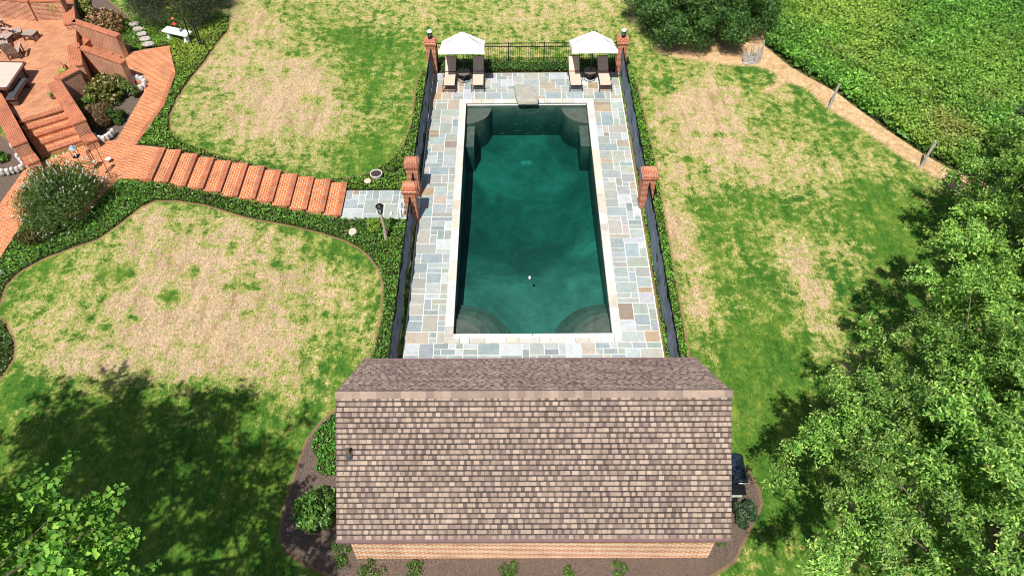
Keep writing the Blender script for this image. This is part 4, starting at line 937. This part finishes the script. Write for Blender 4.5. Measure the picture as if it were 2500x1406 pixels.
# ------------------------------------------------------------------ trees
def tree(name, base, cc, rad, n_cl, n_leaf, lsize, colb, cola, label, trunk_r=.28, cl_r=(.5, .85), barkm='bark', seed=1, keepf=None, lo=.45, group='broadleaf trees beside the lawn', aspect=.5, p=.3, flat=.55, mat='foliage', jitter=.6, extra=None):
    global rng
    sv = rng; rng = np.random.default_rng(seed)
    t = empty(name, base, label, 'tree', group); B0 = np.array(base); C0 = np.array(cc)-B0
    P_, d = ellipsoid_pts(n_cl*2, (0, 0, 0), rad, lo, .55)
    P_ += rng.normal(0, .25, P_.shape); P_ = P_[:n_cl*2]
    lobes = unit(rng.normal(0, 1, (9, 3)))                    # uneven outline
    P_ *= (.82+.26*np.max(d @ lobes.T, 1)**3)[:, None]
    fill = np.concatenate([rng.uniform(-.6, .6, (n_cl//5, 2)), rng.uniform(.35, .85, (n_cl//5, 1))], 1)*np.array(rad); P_ = np.concatenate([fill, P_])+C0
    if keepf is not None: P_ = P_[keepf(P_+B0)]
    P_ = P_[:n_cl]
    if extra is not None: P_ = np.concatenate([P_, extra-B0])
    k = len(P_)
    b = MB(); top = C0*np.array([.9, .9, 1]) - np.array([0, 0, rad[2]*.45])
    b.tube([(0, 0, -.3), tuple(top*.5+rng.normal(0, .12, 3)*[1, 1, 0]), tuple(top)], [trunk_r*1.25, trunk_r, trunk_r*.55], 10); b.build('trunk', M[barkm], t)
    nl = 6; limb = unit(rng.normal(0, 1, (nl, 3))+[0, 0, .1])*np.array(rad)*.55+C0; b = MB()
    for q in limb: s0 = top*rng.uniform(.55, .95); b.tube([tuple(s0), tuple((s0+q)/2+rng.normal(0, .25, 3)), tuple(q)], [trunk_r*.5, trunk_r*.3, .05], 7)
    for q in P_[::3]:
        l_ = limb[np.argmin(np.linalg.norm(limb-q, axis=1))]; mid = (l_+q)/2+rng.normal(0, .15, 3)
        b.tube([tuple(l_), tuple(mid), tuple(q), tuple(q+unit(q-C0)*rng.uniform(.1, .4))], [.035, .022, .012, .005], 5, cap=False)
    b.build('branches', M[barkm], t)
    cr = rng.uniform(*cl_r, k); which = rng.choice(k, n_leaf, p=cr**2/np.sum(cr**2)); dd = unit(rng.normal(0, 1, (n_leaf, 3)))
    # leaves sit along little twigs: pull them to a few spokes in every cluster
    sp = unit(rng.normal(0, 1, (k, 9, 3))*[1, 1, .6]+unit(P_-C0)[:, None, :]*.5); si = rng.integers(0, 9, n_leaf); tt = rng.uniform(.12, 1.05, n_leaf)
    Q = P_[which]+sp[which, si]*(cr[which]*tt)[:, None]+dd*rng.uniform(.02, .22, n_leaf)[:, None]*np.array([1, 1, flat])
    cv = cmix(n_leaf, colb, cola, .25, p)*rng.uniform(.7, 1.25, k)[which][:, None]
    nn = unit(unit(Q-C0)*.5+np.array([0, 0, .8]))
    leaf_mesh('crown', Q, nn, lsize, cv, M[mat], t, aspect=aspect, jitter=jitter); rng = sv
    return t
def leftcrown(q):
    c = (q-CAM) @ MW; px = 1250+FOC*c[:, 0]/-c[:, 2]; py = 703-FOC*c[:, 1]/-c[:, 2]
    q2 = q.copy(); k = q[:, 2]-8.8; q2[:, 0] += SH[0]*k; q2[:, 1] += SH[1]*k; q2[:, 2] = 8.8; c = (q2-CAM) @ MW; sx = 1250+FOC*c[:, 0]/-c[:, 2]; sy = 703-FOC*c[:, 1]/-c[:, 2]
    return ~((px > -110) & (py < 1235)) & (px < 215) & ~((sx > -30) & (sx < 360) & (sy > 1120) & (sy < 1480))
low = np.array([at(x, y, z) for x, y, z in [(20,1230,8.6),(60,1215,8.9),(120,1205,9.2),(130,1260,8.7),(60,1290,8.2),(190,1230,8.8),(0,1330,8.4),(90,1350,8.9),(170,1320,8.1),(230,1290,8.4),(60,1400,9.2),(150,1400,8.4),(240,1370,8.),(-40,1250,9.4),(-60,1340,9.),(10,1420,8.8),(280,1420,8.),(200,1440,8.6),(110,1440,9.)]])
LB, LA = (.1, .26, .04), (.5, .66, .16)
tree('oak_tree', (13.0, 8.2, 0), (12.9, 8.0, 6.4), (5.7, 6.3, 4.2), 340, 230000, .112, LB, LA, 'broad leafy tree right of the pool house', seed=3, trunk_r=.35, barkm='bark', aspect=.42)
tree('oak_tree', (18.2, 13.5, 0), (18.0, 13.6, 6.6), (5.8, 6.0, 4.2), 310, 180000, .118, (.12, .28, .04), (.5, .66, .16), 'broad leafy tree at the right edge of the lawn', seed=5, trunk_r=.35, barkm='bark')
tree('oak_tree', (20.8, 20.6, 0), (20.6, 20.4, 4.4), (4.2, 4.6, 3.0), 200, 75000, .13, (.1, .25, .035), (.42, .56, .14), 'leafy tree between the large trees and the dark thicket', seed=8, trunk_r=.26, barkm='bark')
tree('dark_tree', (24.3, 25.6, 0), (24.2, 25.4, 3.2), (3.6, 3.4, 2.6), 120, 26000, .15, (.035, .085, .03), (.14, .2, .07), 'dark green tree at the corner of the crop field', seed=11, trunk_r=.22)
tree('maple_tree', (-14.3, 3.9, 1.3), (-13.9, 4.2, 11.0), (6.9, 6.4, 3.6), 330, 70000, .15, (.08, .24, .03), (.34, .52, .08), 'tree with bright broad leaves in the lower left corner', seed=21, trunk_r=.35, aspect=.7, cl_r=(.5, .95), mat='foliage_soft', keepf=leftcrown, extra=low)

pc = V(1697, 62)
pn = shrub('spruce_tree', 0, 0, 4.3, 5.0, 100000, .19, (.022, .09, .024), (.24, .42, .09), 'wide dark evergreen tree next to the crop field', 'tree', mat='foliage_soft', clumps=240, p=.3, spread=.4, aspect=.26, jitter=.45, xyz=Vector((pc.x, pc.y+.2, 0)), crf=(.12, .2))

# ------------------------------------------------------------------ small things, left side
def px_rock(name, px, py, wpx, hm, mat, label, cat='rock', group=None, z=None, seed=0, flat=.6, asp=.7, rz=0):
    c = G(px, py) if z is None else V(px, py, z); s_ = (V(px+wpx, py, c.z)-V(px, py, c.z)).length
    b = MB(); rock_mesh(b, (0, 0, hm*.35), (s_, s_*asp, hm), n=2, seed=seed, flat=flat, colr=(1, 1, 1), rough=.22); o = b.build(name, M[mat]); o.location = c; o.rotation_euler.z = rz
    return tag(o, label, cat, group)
for i, (x, y, w_, lab) in enumerate([(328, 61, 26, 'grey stepping stone farthest from the landing'), (337, 73, 27, 'second grey stepping stone counted from the lawn'), (348, 85, 27, 'middle grey stepping stone of the five'), (355, 97, 29, 'grey stepping stone second nearest the landing'), (362, 110, 30, 'grey stepping stone nearest the landing')]):
    px_rock('stepping_stone', x, y, w_, .12, 'step_stone', lab, 'stepping stone', 'stepping stones by the landing', seed=i, flat=.3, asp=.62, rz=.15, z=1.5)
RG = 'white rocks edging the shrub bed'
ring1 = [(320,198,12),(329,196,12),(338,195,12),(347,198,13),(354,205,13),(353,214,12),(345,219,13),(337,224,9)]
wh = ['white edging rock at the wall end of the bed tip', 'second white rock from the wall end of the bed tip', 'white rock on the far curve of the bed tip', 'white rock where the bed tip starts to turn', 'outermost white rock at the point of the bed tip', 'white rock just below the point of the bed tip', 'white rock on the near curve of the bed tip', 'small white rock last in the bed tip row']
for i, ((x, y, w_), lab) in enumerate(zip(ring1, wh)): px_rock('border_rock', x, y, w_, .3, 'white_rock', lab, 'rock', RG, z=Zp, seed=20+i, asp=.8, rz=i)
ring2 = [(232,338,14),(243,344,14),(254,345,14),(263,340,13),(271,334,13),(277,327,11)]
wh = ['white rock at the near left end of the bed, by the step wall', 'large white rock second from the step wall', 'white rock at the bottom of the near curve of the bed', 'white rock right of the bottom of the near curve', 'white rock rising along the walk edge', 'last white rock up the walk edge of the bed']
for i, ((x, y, w_), lab) in enumerate(zip(ring2, wh)): px_rock('border_rock', x, y, w_, .32, 'white_rock', lab, 'rock', RG, z=Zp, seed=40+i, asp=.8, rz=i)
ring3 = [(33,360,13),(44,372,11),(47,385,15),(52,397,11),(60,405,11),(54,413,12),(44,418,11),(32,420,13),(20,423,13),(6,424,16)]
wh = ['pale rock against the left step wall', 'cream rock just below the wall end in the corner bed', 'bluish white boulder in the corner bed', 'small cream rock below the bluish boulder', 'rock at the outer bend of the corner bed', 'tan rock just past the outer bend', 'flat rock midway along the corner bed', 'white rock left of the flat rock', 'long white rock near the left edge', 'white rock at the very left edge of the corner bed']
for i, ((x, y, w_), lab) in enumerate(zip(ring3, wh)): px_rock('corner_rock', x, y, w_, .28, 'white_rock', lab, 'rock', 'rocks edging the dark corner bed', z=1.45, seed=60+i, asp=.75, rz=i*.7)
px_rock('flat_stone', 898, 443, 19, .08, 'pink_stone', 'flat pinkish stone in the ivy beside the round planter', 'stone', z=.1, seed=3, flat=.3, asp=.9)
px_rock('flat_stone', 861, 567, 20, .09, 'pink_stone', 'flat pinkish stone in the ivy below the flagstone walk', 'stone', z=.1, seed=4, flat=.3, asp=1.2)
px_rock('white_stone', 2, 668, 14, .2, 'white_rock', 'lone white stone in ivy at the left edge', 'stone', seed=5)
px_rock('corner_marker', 955, 524, 7, .14, 'white_paint' , 'small white marker stone on the flagstone walk', 'marker', z=.02, seed=9, asp=1.2)
# round planter
c = G(920, 434); t = empty('round_planter', (c.x, c.y, c.z), 'round planter with whitish rim in the ivy near the gate', 'planter')
b = MB(); b.lathe((0, 0, 0), [(.2, 0), (.27, .12), (.29, .24), (.29, .27), (.24, .27), (.23, .22)], 22); b.build('bowl', M['planter'] if 'planter' in M else simple('concrete rim', (.55, .5, .46), .8, var=.2, scale=12, bmp=.01), t)
b = MB(); b.lathe((0, 0, .2), [(.235, 0), (.235, .035), (.12, .06), (.02, .05)], 18); b.build('soil', M['mulch_pot'], t)
# lamp post at the gate
c = V(942, 582); t = empty('lamp_post', (c.x, c.y, -.05), 'weathered wooden lamp post with black lantern beside the flagstone walk', 'lamp post')
b = MB(); b.tube([(0, 0, 0), (.02, .01, .7), (-.02, .0, 1.2), (-.03, 0, 1.58)], [.085, .07, .065, .06], 10); b.build('post', M['wood'], t)
b = MB(); b.lathe((-.03, 0, 1.58), [(.1, 0), (.11, .03), (.04, .05)], 12); b.build('lantern_base', M['black_metal'], t)
b = MB(); b.lathe((-.03, 0, 1.63), [(.09, 0), (.13, .3)], 6); gl_ = b.build('lantern_glass', M['glass_blue'], t)
b = MB()
for k in range(6): a = k*math.pi/3; b.tube([(-.03+.095*math.cos(a), .095*math.sin(a), 1.63), (-.03+.138*math.cos(a), .138*math.sin(a), 1.94)], .01, 5)
b.build('lantern_frame', M['black_metal'], t)
b = MB(); b.lathe((-.03, 0, 1.93), [(.17, 0), (.15, .03), (.07, .1), (.03, .12), (.02, .17)], 12); b.build('lantern_roof', M['black_metal'], t)
# black and white watering can by the gate pillar
c = V(982, 525); t = empty('watering_can', (c.x, c.y, .02), 'black and white watering can against the near gate pillar', 'watering can')
b = MB(); b.lathe((0, 0, 0), [(.12, 0), (.13, .2), (.1, .3), (.08, .31)], 14); b.build('body', M['lid'], t)
b = MB(); b.tube([(0, .1, .12), (0, .26, .25), (0, .34, .38)], [.03, .02, .03], 7); b.build('spout', M['black_metal'], t)
b = MB(); b.tube([(0, -.12, .08), (0, -.24, .18), (0, -.2, .33), (0, -.05, .36)], .018, 7); b.build('handle', M['black_metal'], t)
# stake light in the upper bed
c = G(967, 424); t = empty('path_light', c, 'tiny black path light in the ivy beside the far gate pillar', 'path light')
b = MB(); b.tube([(0, 0, 0), (0, 0, .3)], .012, 6); b.build('stake', M['black_metal'], t); b = MB(); b.lathe((0, 0, .3), [(.1, 0), (.07, .05), (.01, .07)], 12); b.build('shade', M['black_metal'], t)
# shepherd hook, chime, lantern, funnel cup
c = V(271, 433, Zp); t = empty('shepherd_hook', c, 'thin black shepherd hook with curled arms at the edge of the walk', 'hook')
b = MB(); b.tube([(0, 0, 0), (0, 0, 1.75)], .012, 6); b.build('pole', M['black_metal'], t)
for s_ in (-1, 1):
    b = MB(); b.tube([(0, 0, 1.6)]+[(s_*(.2-.2*math.cos(a)), 0, 1.75+.2*math.sin(a)) for a in np.linspace(0, math.pi*1.05, 10)], .01, 6); b.build('arm', M['black_metal'], t)
    hk = V(271, 433, Zp)
c = V(271, 433, Zp); t = empty('wind_chime', (c.x-.4, c.y, Zp), 'copper wind chime hanging from the shepherd hook', 'wind chime')
b = MB(); b.lathe((0, 0, 1.42), [(.1, 0), (.1, .02), (.03, .06)], 14); b.build('top_disc', M['chime'], t)
b = MB(); b.tube([(0, 0, 1.45), (0, 0, 1.72)], .005, 4); b.build('cord', M['black_metal'], t)
for k in range(5): a = k*2*math.pi/5; b = MB(); b.tube([(.075*math.cos(a), .075*math.sin(a), 1.4), (.075*math.cos(a), .075*math.sin(a), .85-.05*k)], .014, 6); b.build('chime_tube', M['chime'], t)
b = MB(); b.lathe((0, 0, .5), [(.01, 0), (.05, .05), (.05, .12), (.01, .2)], 10); b.build('clapper', M['black_metal'], t)
c = V(213, 430, Zp); t = empty('garden_lantern', c, 'black garden lantern with pale blue roof on a thin stand by the bush', 'lantern')
b = MB(); b.tube([(0, 0, 0), (0, 0, 1.1)], .012, 6); b.build('stand', M['black_metal'], t)
b = MB()
for sx in (-.1, .1):
    for sy in (-.1, .1): b.tube([(sx, sy, 1.1), (sx, sy, 1.5)], .011, 5)
b.box((0, 0, 1.1), (.24, .24, .02)); b.build('cage', M['black_metal'], t)
b = MB(); b.box((0, 0, 1.58), (.26, .26, .14), taper=.3); b.build('roof', M['glass_blue'], t)
b = MB(); b.lathe((0, 0, 1.12), [(.04, 0), (.04, .12), (.01, .15)], 10); b.build('candle', M['lid'], t)
c = V(268, 396, Zp); t = empty('rain_gauge', c, 'small white funnel cup standing on the brick walk', 'funnel'); b = MB(); b.tube([(0, 0, 0), (0, 0, .08)], .03, 8); b.build('foot', M['black_metal'], t)
b = MB(); b.lathe((0, 0, .08), [(.03, 0), (.12, .1), (.12, .12), (.03, .15)], 14); b.build('cup', M['lid'], t)
# white bench
a = V(402, 74, Zp+.38); c = V(452, 85, Zp+.38); d = c-a; ang = math.atan2(d.y, d.x); mid = (a+c)/2+Vector((.05, .14, 0))
t = empty('stone_bench', (mid.x, mid.y, 1.38), 'white backless garden bench under the dark evergreen mound', 'bench', rz=ang)
b = MB(); b.bevbox((0, 0, .46), (1.55, .5, .09), .02); b.build('seat', M['white_paint'], t)
for s_ in (-1, 1):
    b = MB(); b.box((s_*.52, 0, .2), (.14, .36, .42), taper=.8); b.box((s_*.52, 0, .03), (.2, .42, .08)); b.build('leg', M['white_paint'], t)
# trellis stand and red feeder
c = V(487, 106, Zp); t = empty('metal_trellis', (c.x, c.y, 1.38), 'dark narrow metal trellis right of the white bench', 'trellis', rz=-.1)
for x_ in (-.42, -.02, .1): b = MB(); b.tube([(x_, 0, 0), (x_, 0, 1.5)], .034, 6); b.build('upright', M['black_metal'], t)
b = MB()
for z in (.5, .8, 1.1, 1.4): b.tube([(-.02, 0, z), (.1, 0, z)], .012, 5)
b.tube([(-.42, 0, 1.45), (.1, 0, 1.45)], .012, 5); b.build('crossbars', M['black_metal'], t)
c = V(447, 96, Zp); t = empty('bird_feeder', (c.x, c.y, 1.4), 'red hanging feeder on a crooked pole beside the white bench', 'bird feeder')
b = MB(); b.tube([(0, 0, 0), (0, 0, 1.35), (-.06, 0, 1.5), (-.14, 0, 1.42)], .012, 6); b.build('pole', M['black_metal'], t)
b = MB(); b.lathe((-.12, -.1, .98), [(.02, 0), (.11, .03), (.11, .07), (.03, .12)], 12); b.build('dish', M['red'], t)
b = MB(); b.lathe((-.12, -.1, 1.3), [(.02, 0), (.08, .03), (.03, .12)], 10); b.build('top', simple('orange cap', (.7, .14, .05), .5), t)
c = V(497, 110, Zp); t = empty('garden_spotlight', (c.x, c.y, 1.38), 'small black garden spotlight in ivy below the trellis', 'spotlight')
b = MB(); b.tube([(0, 0, 0), (0, 0, .2)], .015, 6); b.build('stake', M['black_metal'], t); b = MB(); b.tube([(0, -.05, .2), (0, .1, .28)], [.05, .08], 10); b.build('head', M['black_metal'], t)

# patio furniture
def slat_box(name, px, py, w_, l_, h_, rz, label, cat, group=None, back=0.):
    c = V(px, py, ZP); t = empty(name, (c.x, c.y, ZP), label, cat, group, rz)
    n = 7; b = MB()
    for k in range(n): b.box((-w_/2+w_*(k+.5)/n, 0, h_+.012), (w_/n-.018, l_, .024))
    b.build('seat_slats', M['furn_wood'], t)
    b = MB(); b.box((0, -l_/2+.03, h_-.06), (w_-.02, .04, .1)); b.box((0, l_/2-.03, h_-.06), (w_-.02, .04, .1)); b.box((-w_/2+.03, 0, h_-.06), (.04, l_-.1, .1)); b.box((w_/2-.03, 0, h_-.06), (.04, l_-.1, .1)); b.build('apron', M['furn_dark'], t)
    for sx in (-1, 1):
        for sy in (-1, 1): b = MB(); b.box((sx*(w_/2-.04), sy*(l_/2-.05), (h_-.02)/2), (.06, .07, h_-.02)); b.build('leg', M['furn_dark'], t)
    return t
OG = 'slatted footstools on the patio'
slat_box('footstool', 80, 96, .62, .5, .36, R(-10), 'slatted footstool standing apart, nearest the middle of the patio', 'footstool', OG)
slat_box('footstool', 44, 92, .6, .5, .36, R(28), 'slatted footstool between two dark chairs at the left edge', 'footstool', OG)
slat_box('footstool', 12, 122, .6, .5, .36, R(28), 'slatted footstool at the left edge beside the slatted chair', 'footstool', OG)
def adirondack(px, py, rz, label):
    t = slat_box('slatted_chair', px, py, .58, .55, .34, rz, label, 'chair', 'slatted patio chairs')
    b = MB()
    for k in range(6): x = -.25+.5*k/5; hh = .78+.1*math.sin(math.pi*(k+.5)/6); b.box((x, .27+.17, .34+hh/2-.04), (.08, .022, hh), rx=R(-24))
    b.build('back_slats', M['furn_wood'], t)
    for s_ in (-1, 1):
        b = MB(); b.box((s_*.36, -.02, .57), (.12, .7, .03)); b.build('armrest', M['furn_wood'], t)
        b = MB(); b.box((s_*.35, -.3, .28), (.05, .07, .55)); b.build('arm_post', M['furn_dark'], t)
    return t
adirondack(40, 140, R(195), 'pale slatted chair with its back to the pale table')
adirondack(-8, 78, R(60), 'slatted chair in the shade at the top left edge')
adirondack(18, 105, R(75), 'slatted chair between the two left footstools')
# dining table with bench
A_ = V(62, 152, ZP+.75); B_ = V(18, 216, ZP+.75); C_ = V(-90, 216, ZP+.75); D_ = V(-70, 148, ZP+.75)
ctr = (A_+B_+C_+D_)/4; t = empty('patio_table', (ctr.x, ctr.y, ZP), 'large pale topped dark wood table at the left edge of the patio', 'table')
pl = [((q.x-ctr.x), (q.y-ctr.y)) for q in (A_, B_, C_, D_)]
b = MB(); b.prism([(x*.93, y*.93) for x, y in pl], .72, .752); b.build('table_top', M['tabletop'], t)
b = MB(); 
for i in range(4):
    p, q = Vector(pl[i]), Vector(pl[(i+1) % 4]); m_ = (p+q)/2; d = q-p; m_ *= .965; b.box((m_.x, m_.y, .715), (d.length*.98, .14, .07), rz=math.atan2(d.y, d.x))
b.build('table_rim', M['furn_dark'], t)
for x, y in pl: b = MB(); b.box((x*.85, y*.85, .34), (.1, .1, .68)); b.build('leg', M['furn_dark'], t)
a_ = V(58, 192, ZP+.42); c = V(24, 243, ZP+.42); d = c-a_; m_ = (a_+c)/2; t = empty('patio_bench', (m_.x, m_.y, ZP), 'dark cushioned wooden bench along the pale topped table', 'bench', rz=math.atan2(d.y, d.x))
b = MB(); b.bevbox((0, 0, .4), (d.length, .42, .05), .01); b.build('seat', M['furn_dark'], t)
b = MB(); b.bevbox((0, 0, .455), (d.length-.1, .36, .06), .02); b.build('cushion', M['cushion'], t)
for s_ in (-1, 1): b = MB(); b.box((s_*(d.length/2-.12), 0, .19), (.08, .4, .375)); b.build('leg', M['furn_dark'], t)
# small tub at the left wall
slat_box('wooden_stool', -6, 236, .5, .5, .45, .4, 'dark wooden stool in shadow below the patio table', 'stool')
# planters on patio
def grass_clump(px, py, z, n, ln, label, base=(.3, .42, .05), alt=(.5, .6, .1)):
    c = V(px, py, z); t = empty('ornamental_grass', c, label, 'plant'); vs = []; fs = []; cs = []
    for i in range(n):
        a = rng.uniform(0, 6.28); l = ln*rng.uniform(.6, 1.1); o_ = rng.uniform(.3, .8)*l; w_ = .018; s_ = rng.uniform(0, .08)
        for k in range(5):
            f_ = k/4; r_ = s_+o_*f_**1.6; zz = l*(math.sin(f_*math.pi*.62))*.95; ww = w_*(1-f_*.8)
            vs += [(math.cos(a)*r_-math.sin(a)*ww, math.sin(a)*r_+math.cos(a)*ww, zz), (math.cos(a)*r_+math.sin(a)*ww, math.sin(a)*r_-math.cos(a)*ww, zz)]
        q = i*10; fs += [(q+2*k, q+2*k+1, q+2*k+3, q+2*k+2) for k in range(4)]; cs += [cmix(1, base, alt, .15)[0]]*10
    np_mesh('blades', np.array(vs), np.array(fs), np.array(cs), M['foliage_soft'], t); b = MB(); b.lathe((0, 0, 0), [(.13, 0), (.16, .12), (.12, .14)], 14); b.build('pot', M['lid'] if px == 148 else M['furn_dark'], t)
grass_clump(148, 42, ZP, 130, 1.0, 'tall lime green ornamental grass in a white pot by the thick wall')
grass_clump(157, 187, ZP, 90, .35, 'short lime green plant at the foot of the short thick wall')
grass_clump(133, 240, ZP, 45, .35, 'small dark green plant beside the right step wall', (.06, .2, .03), (.14, .3, .05))
c = V(164, 173, ZP); t = empty('garden_sculpture', c, 'little dark metal garden ornament behind the short lime plant', 'ornament')
b = MB(); b.lathe((0, 0, 0), [(.08, 0), (.04, .04), (.1, .15), (.11, .22), (.03, .32)], 12); b.build('body', M['chime'], t); b = MB(); b.tube([(0, 0, .25), (-.2, .05, .45)], .012, 5); b.tube([(0, 0, .25), (.16, -.04, .42)], .012, 5); b.build('arms', M['black_metal'], t)

# ------------------------------------------------------------------ right side odds
for i, (px, py, lx, lab) in enumerate([(2024, 262, .12, 'leaning grey fence post nearer the evergreen, at the field edge'), (2249, 405, .16, 'leaning grey fence post nearer the dark tree, at the field edge')]):
    c = V(px, py); b = MB(); b.tube([(0, 0, -.3), (lx*.5, .03, .7), (lx, .05, 1.35)], [.075, .065, .06], 8); o = b.build('fence_post', M['grey_wood']); o.location = (c.x, c.y, 0); tag(o, lab, 'post', 'old wooden posts along the crop field')
c = V(1832, 150); t = empty('driftwood_stump', (c.x, c.y-.1, -.05), 'upright grey weathered stump under the wide evergreen', 'stump')
b = MB()
for k in range(11):
    x = -.42+.08*k+random.uniform(-.02, .02); hh = .75+.35*math.sin(k*1.7)+.25*(k/10); b.tube([(x*.8, random.uniform(-.08, .08), 0), (x+random.uniform(-.05, .05), random.uniform(-.05, .05), hh*.5), (x*1.15+random.uniform(-.05, .05), random.uniform(-.05, .05), hh)], [.075, .055, .02], 6)
b.build('trunk', M['grey_wood'], t)
b = MB(); b.tube([(.42, 0, 0), (.46, 0, .7), (.42, 0, 1.35)], [.06, .06, .04], 8); b.tube([(-.45, -.05, .05), (-.15, -.2, .06), (.0, -.1, .12)], [.05, .06, .03], 7); b.build('limb', M['grey_wood'], t)
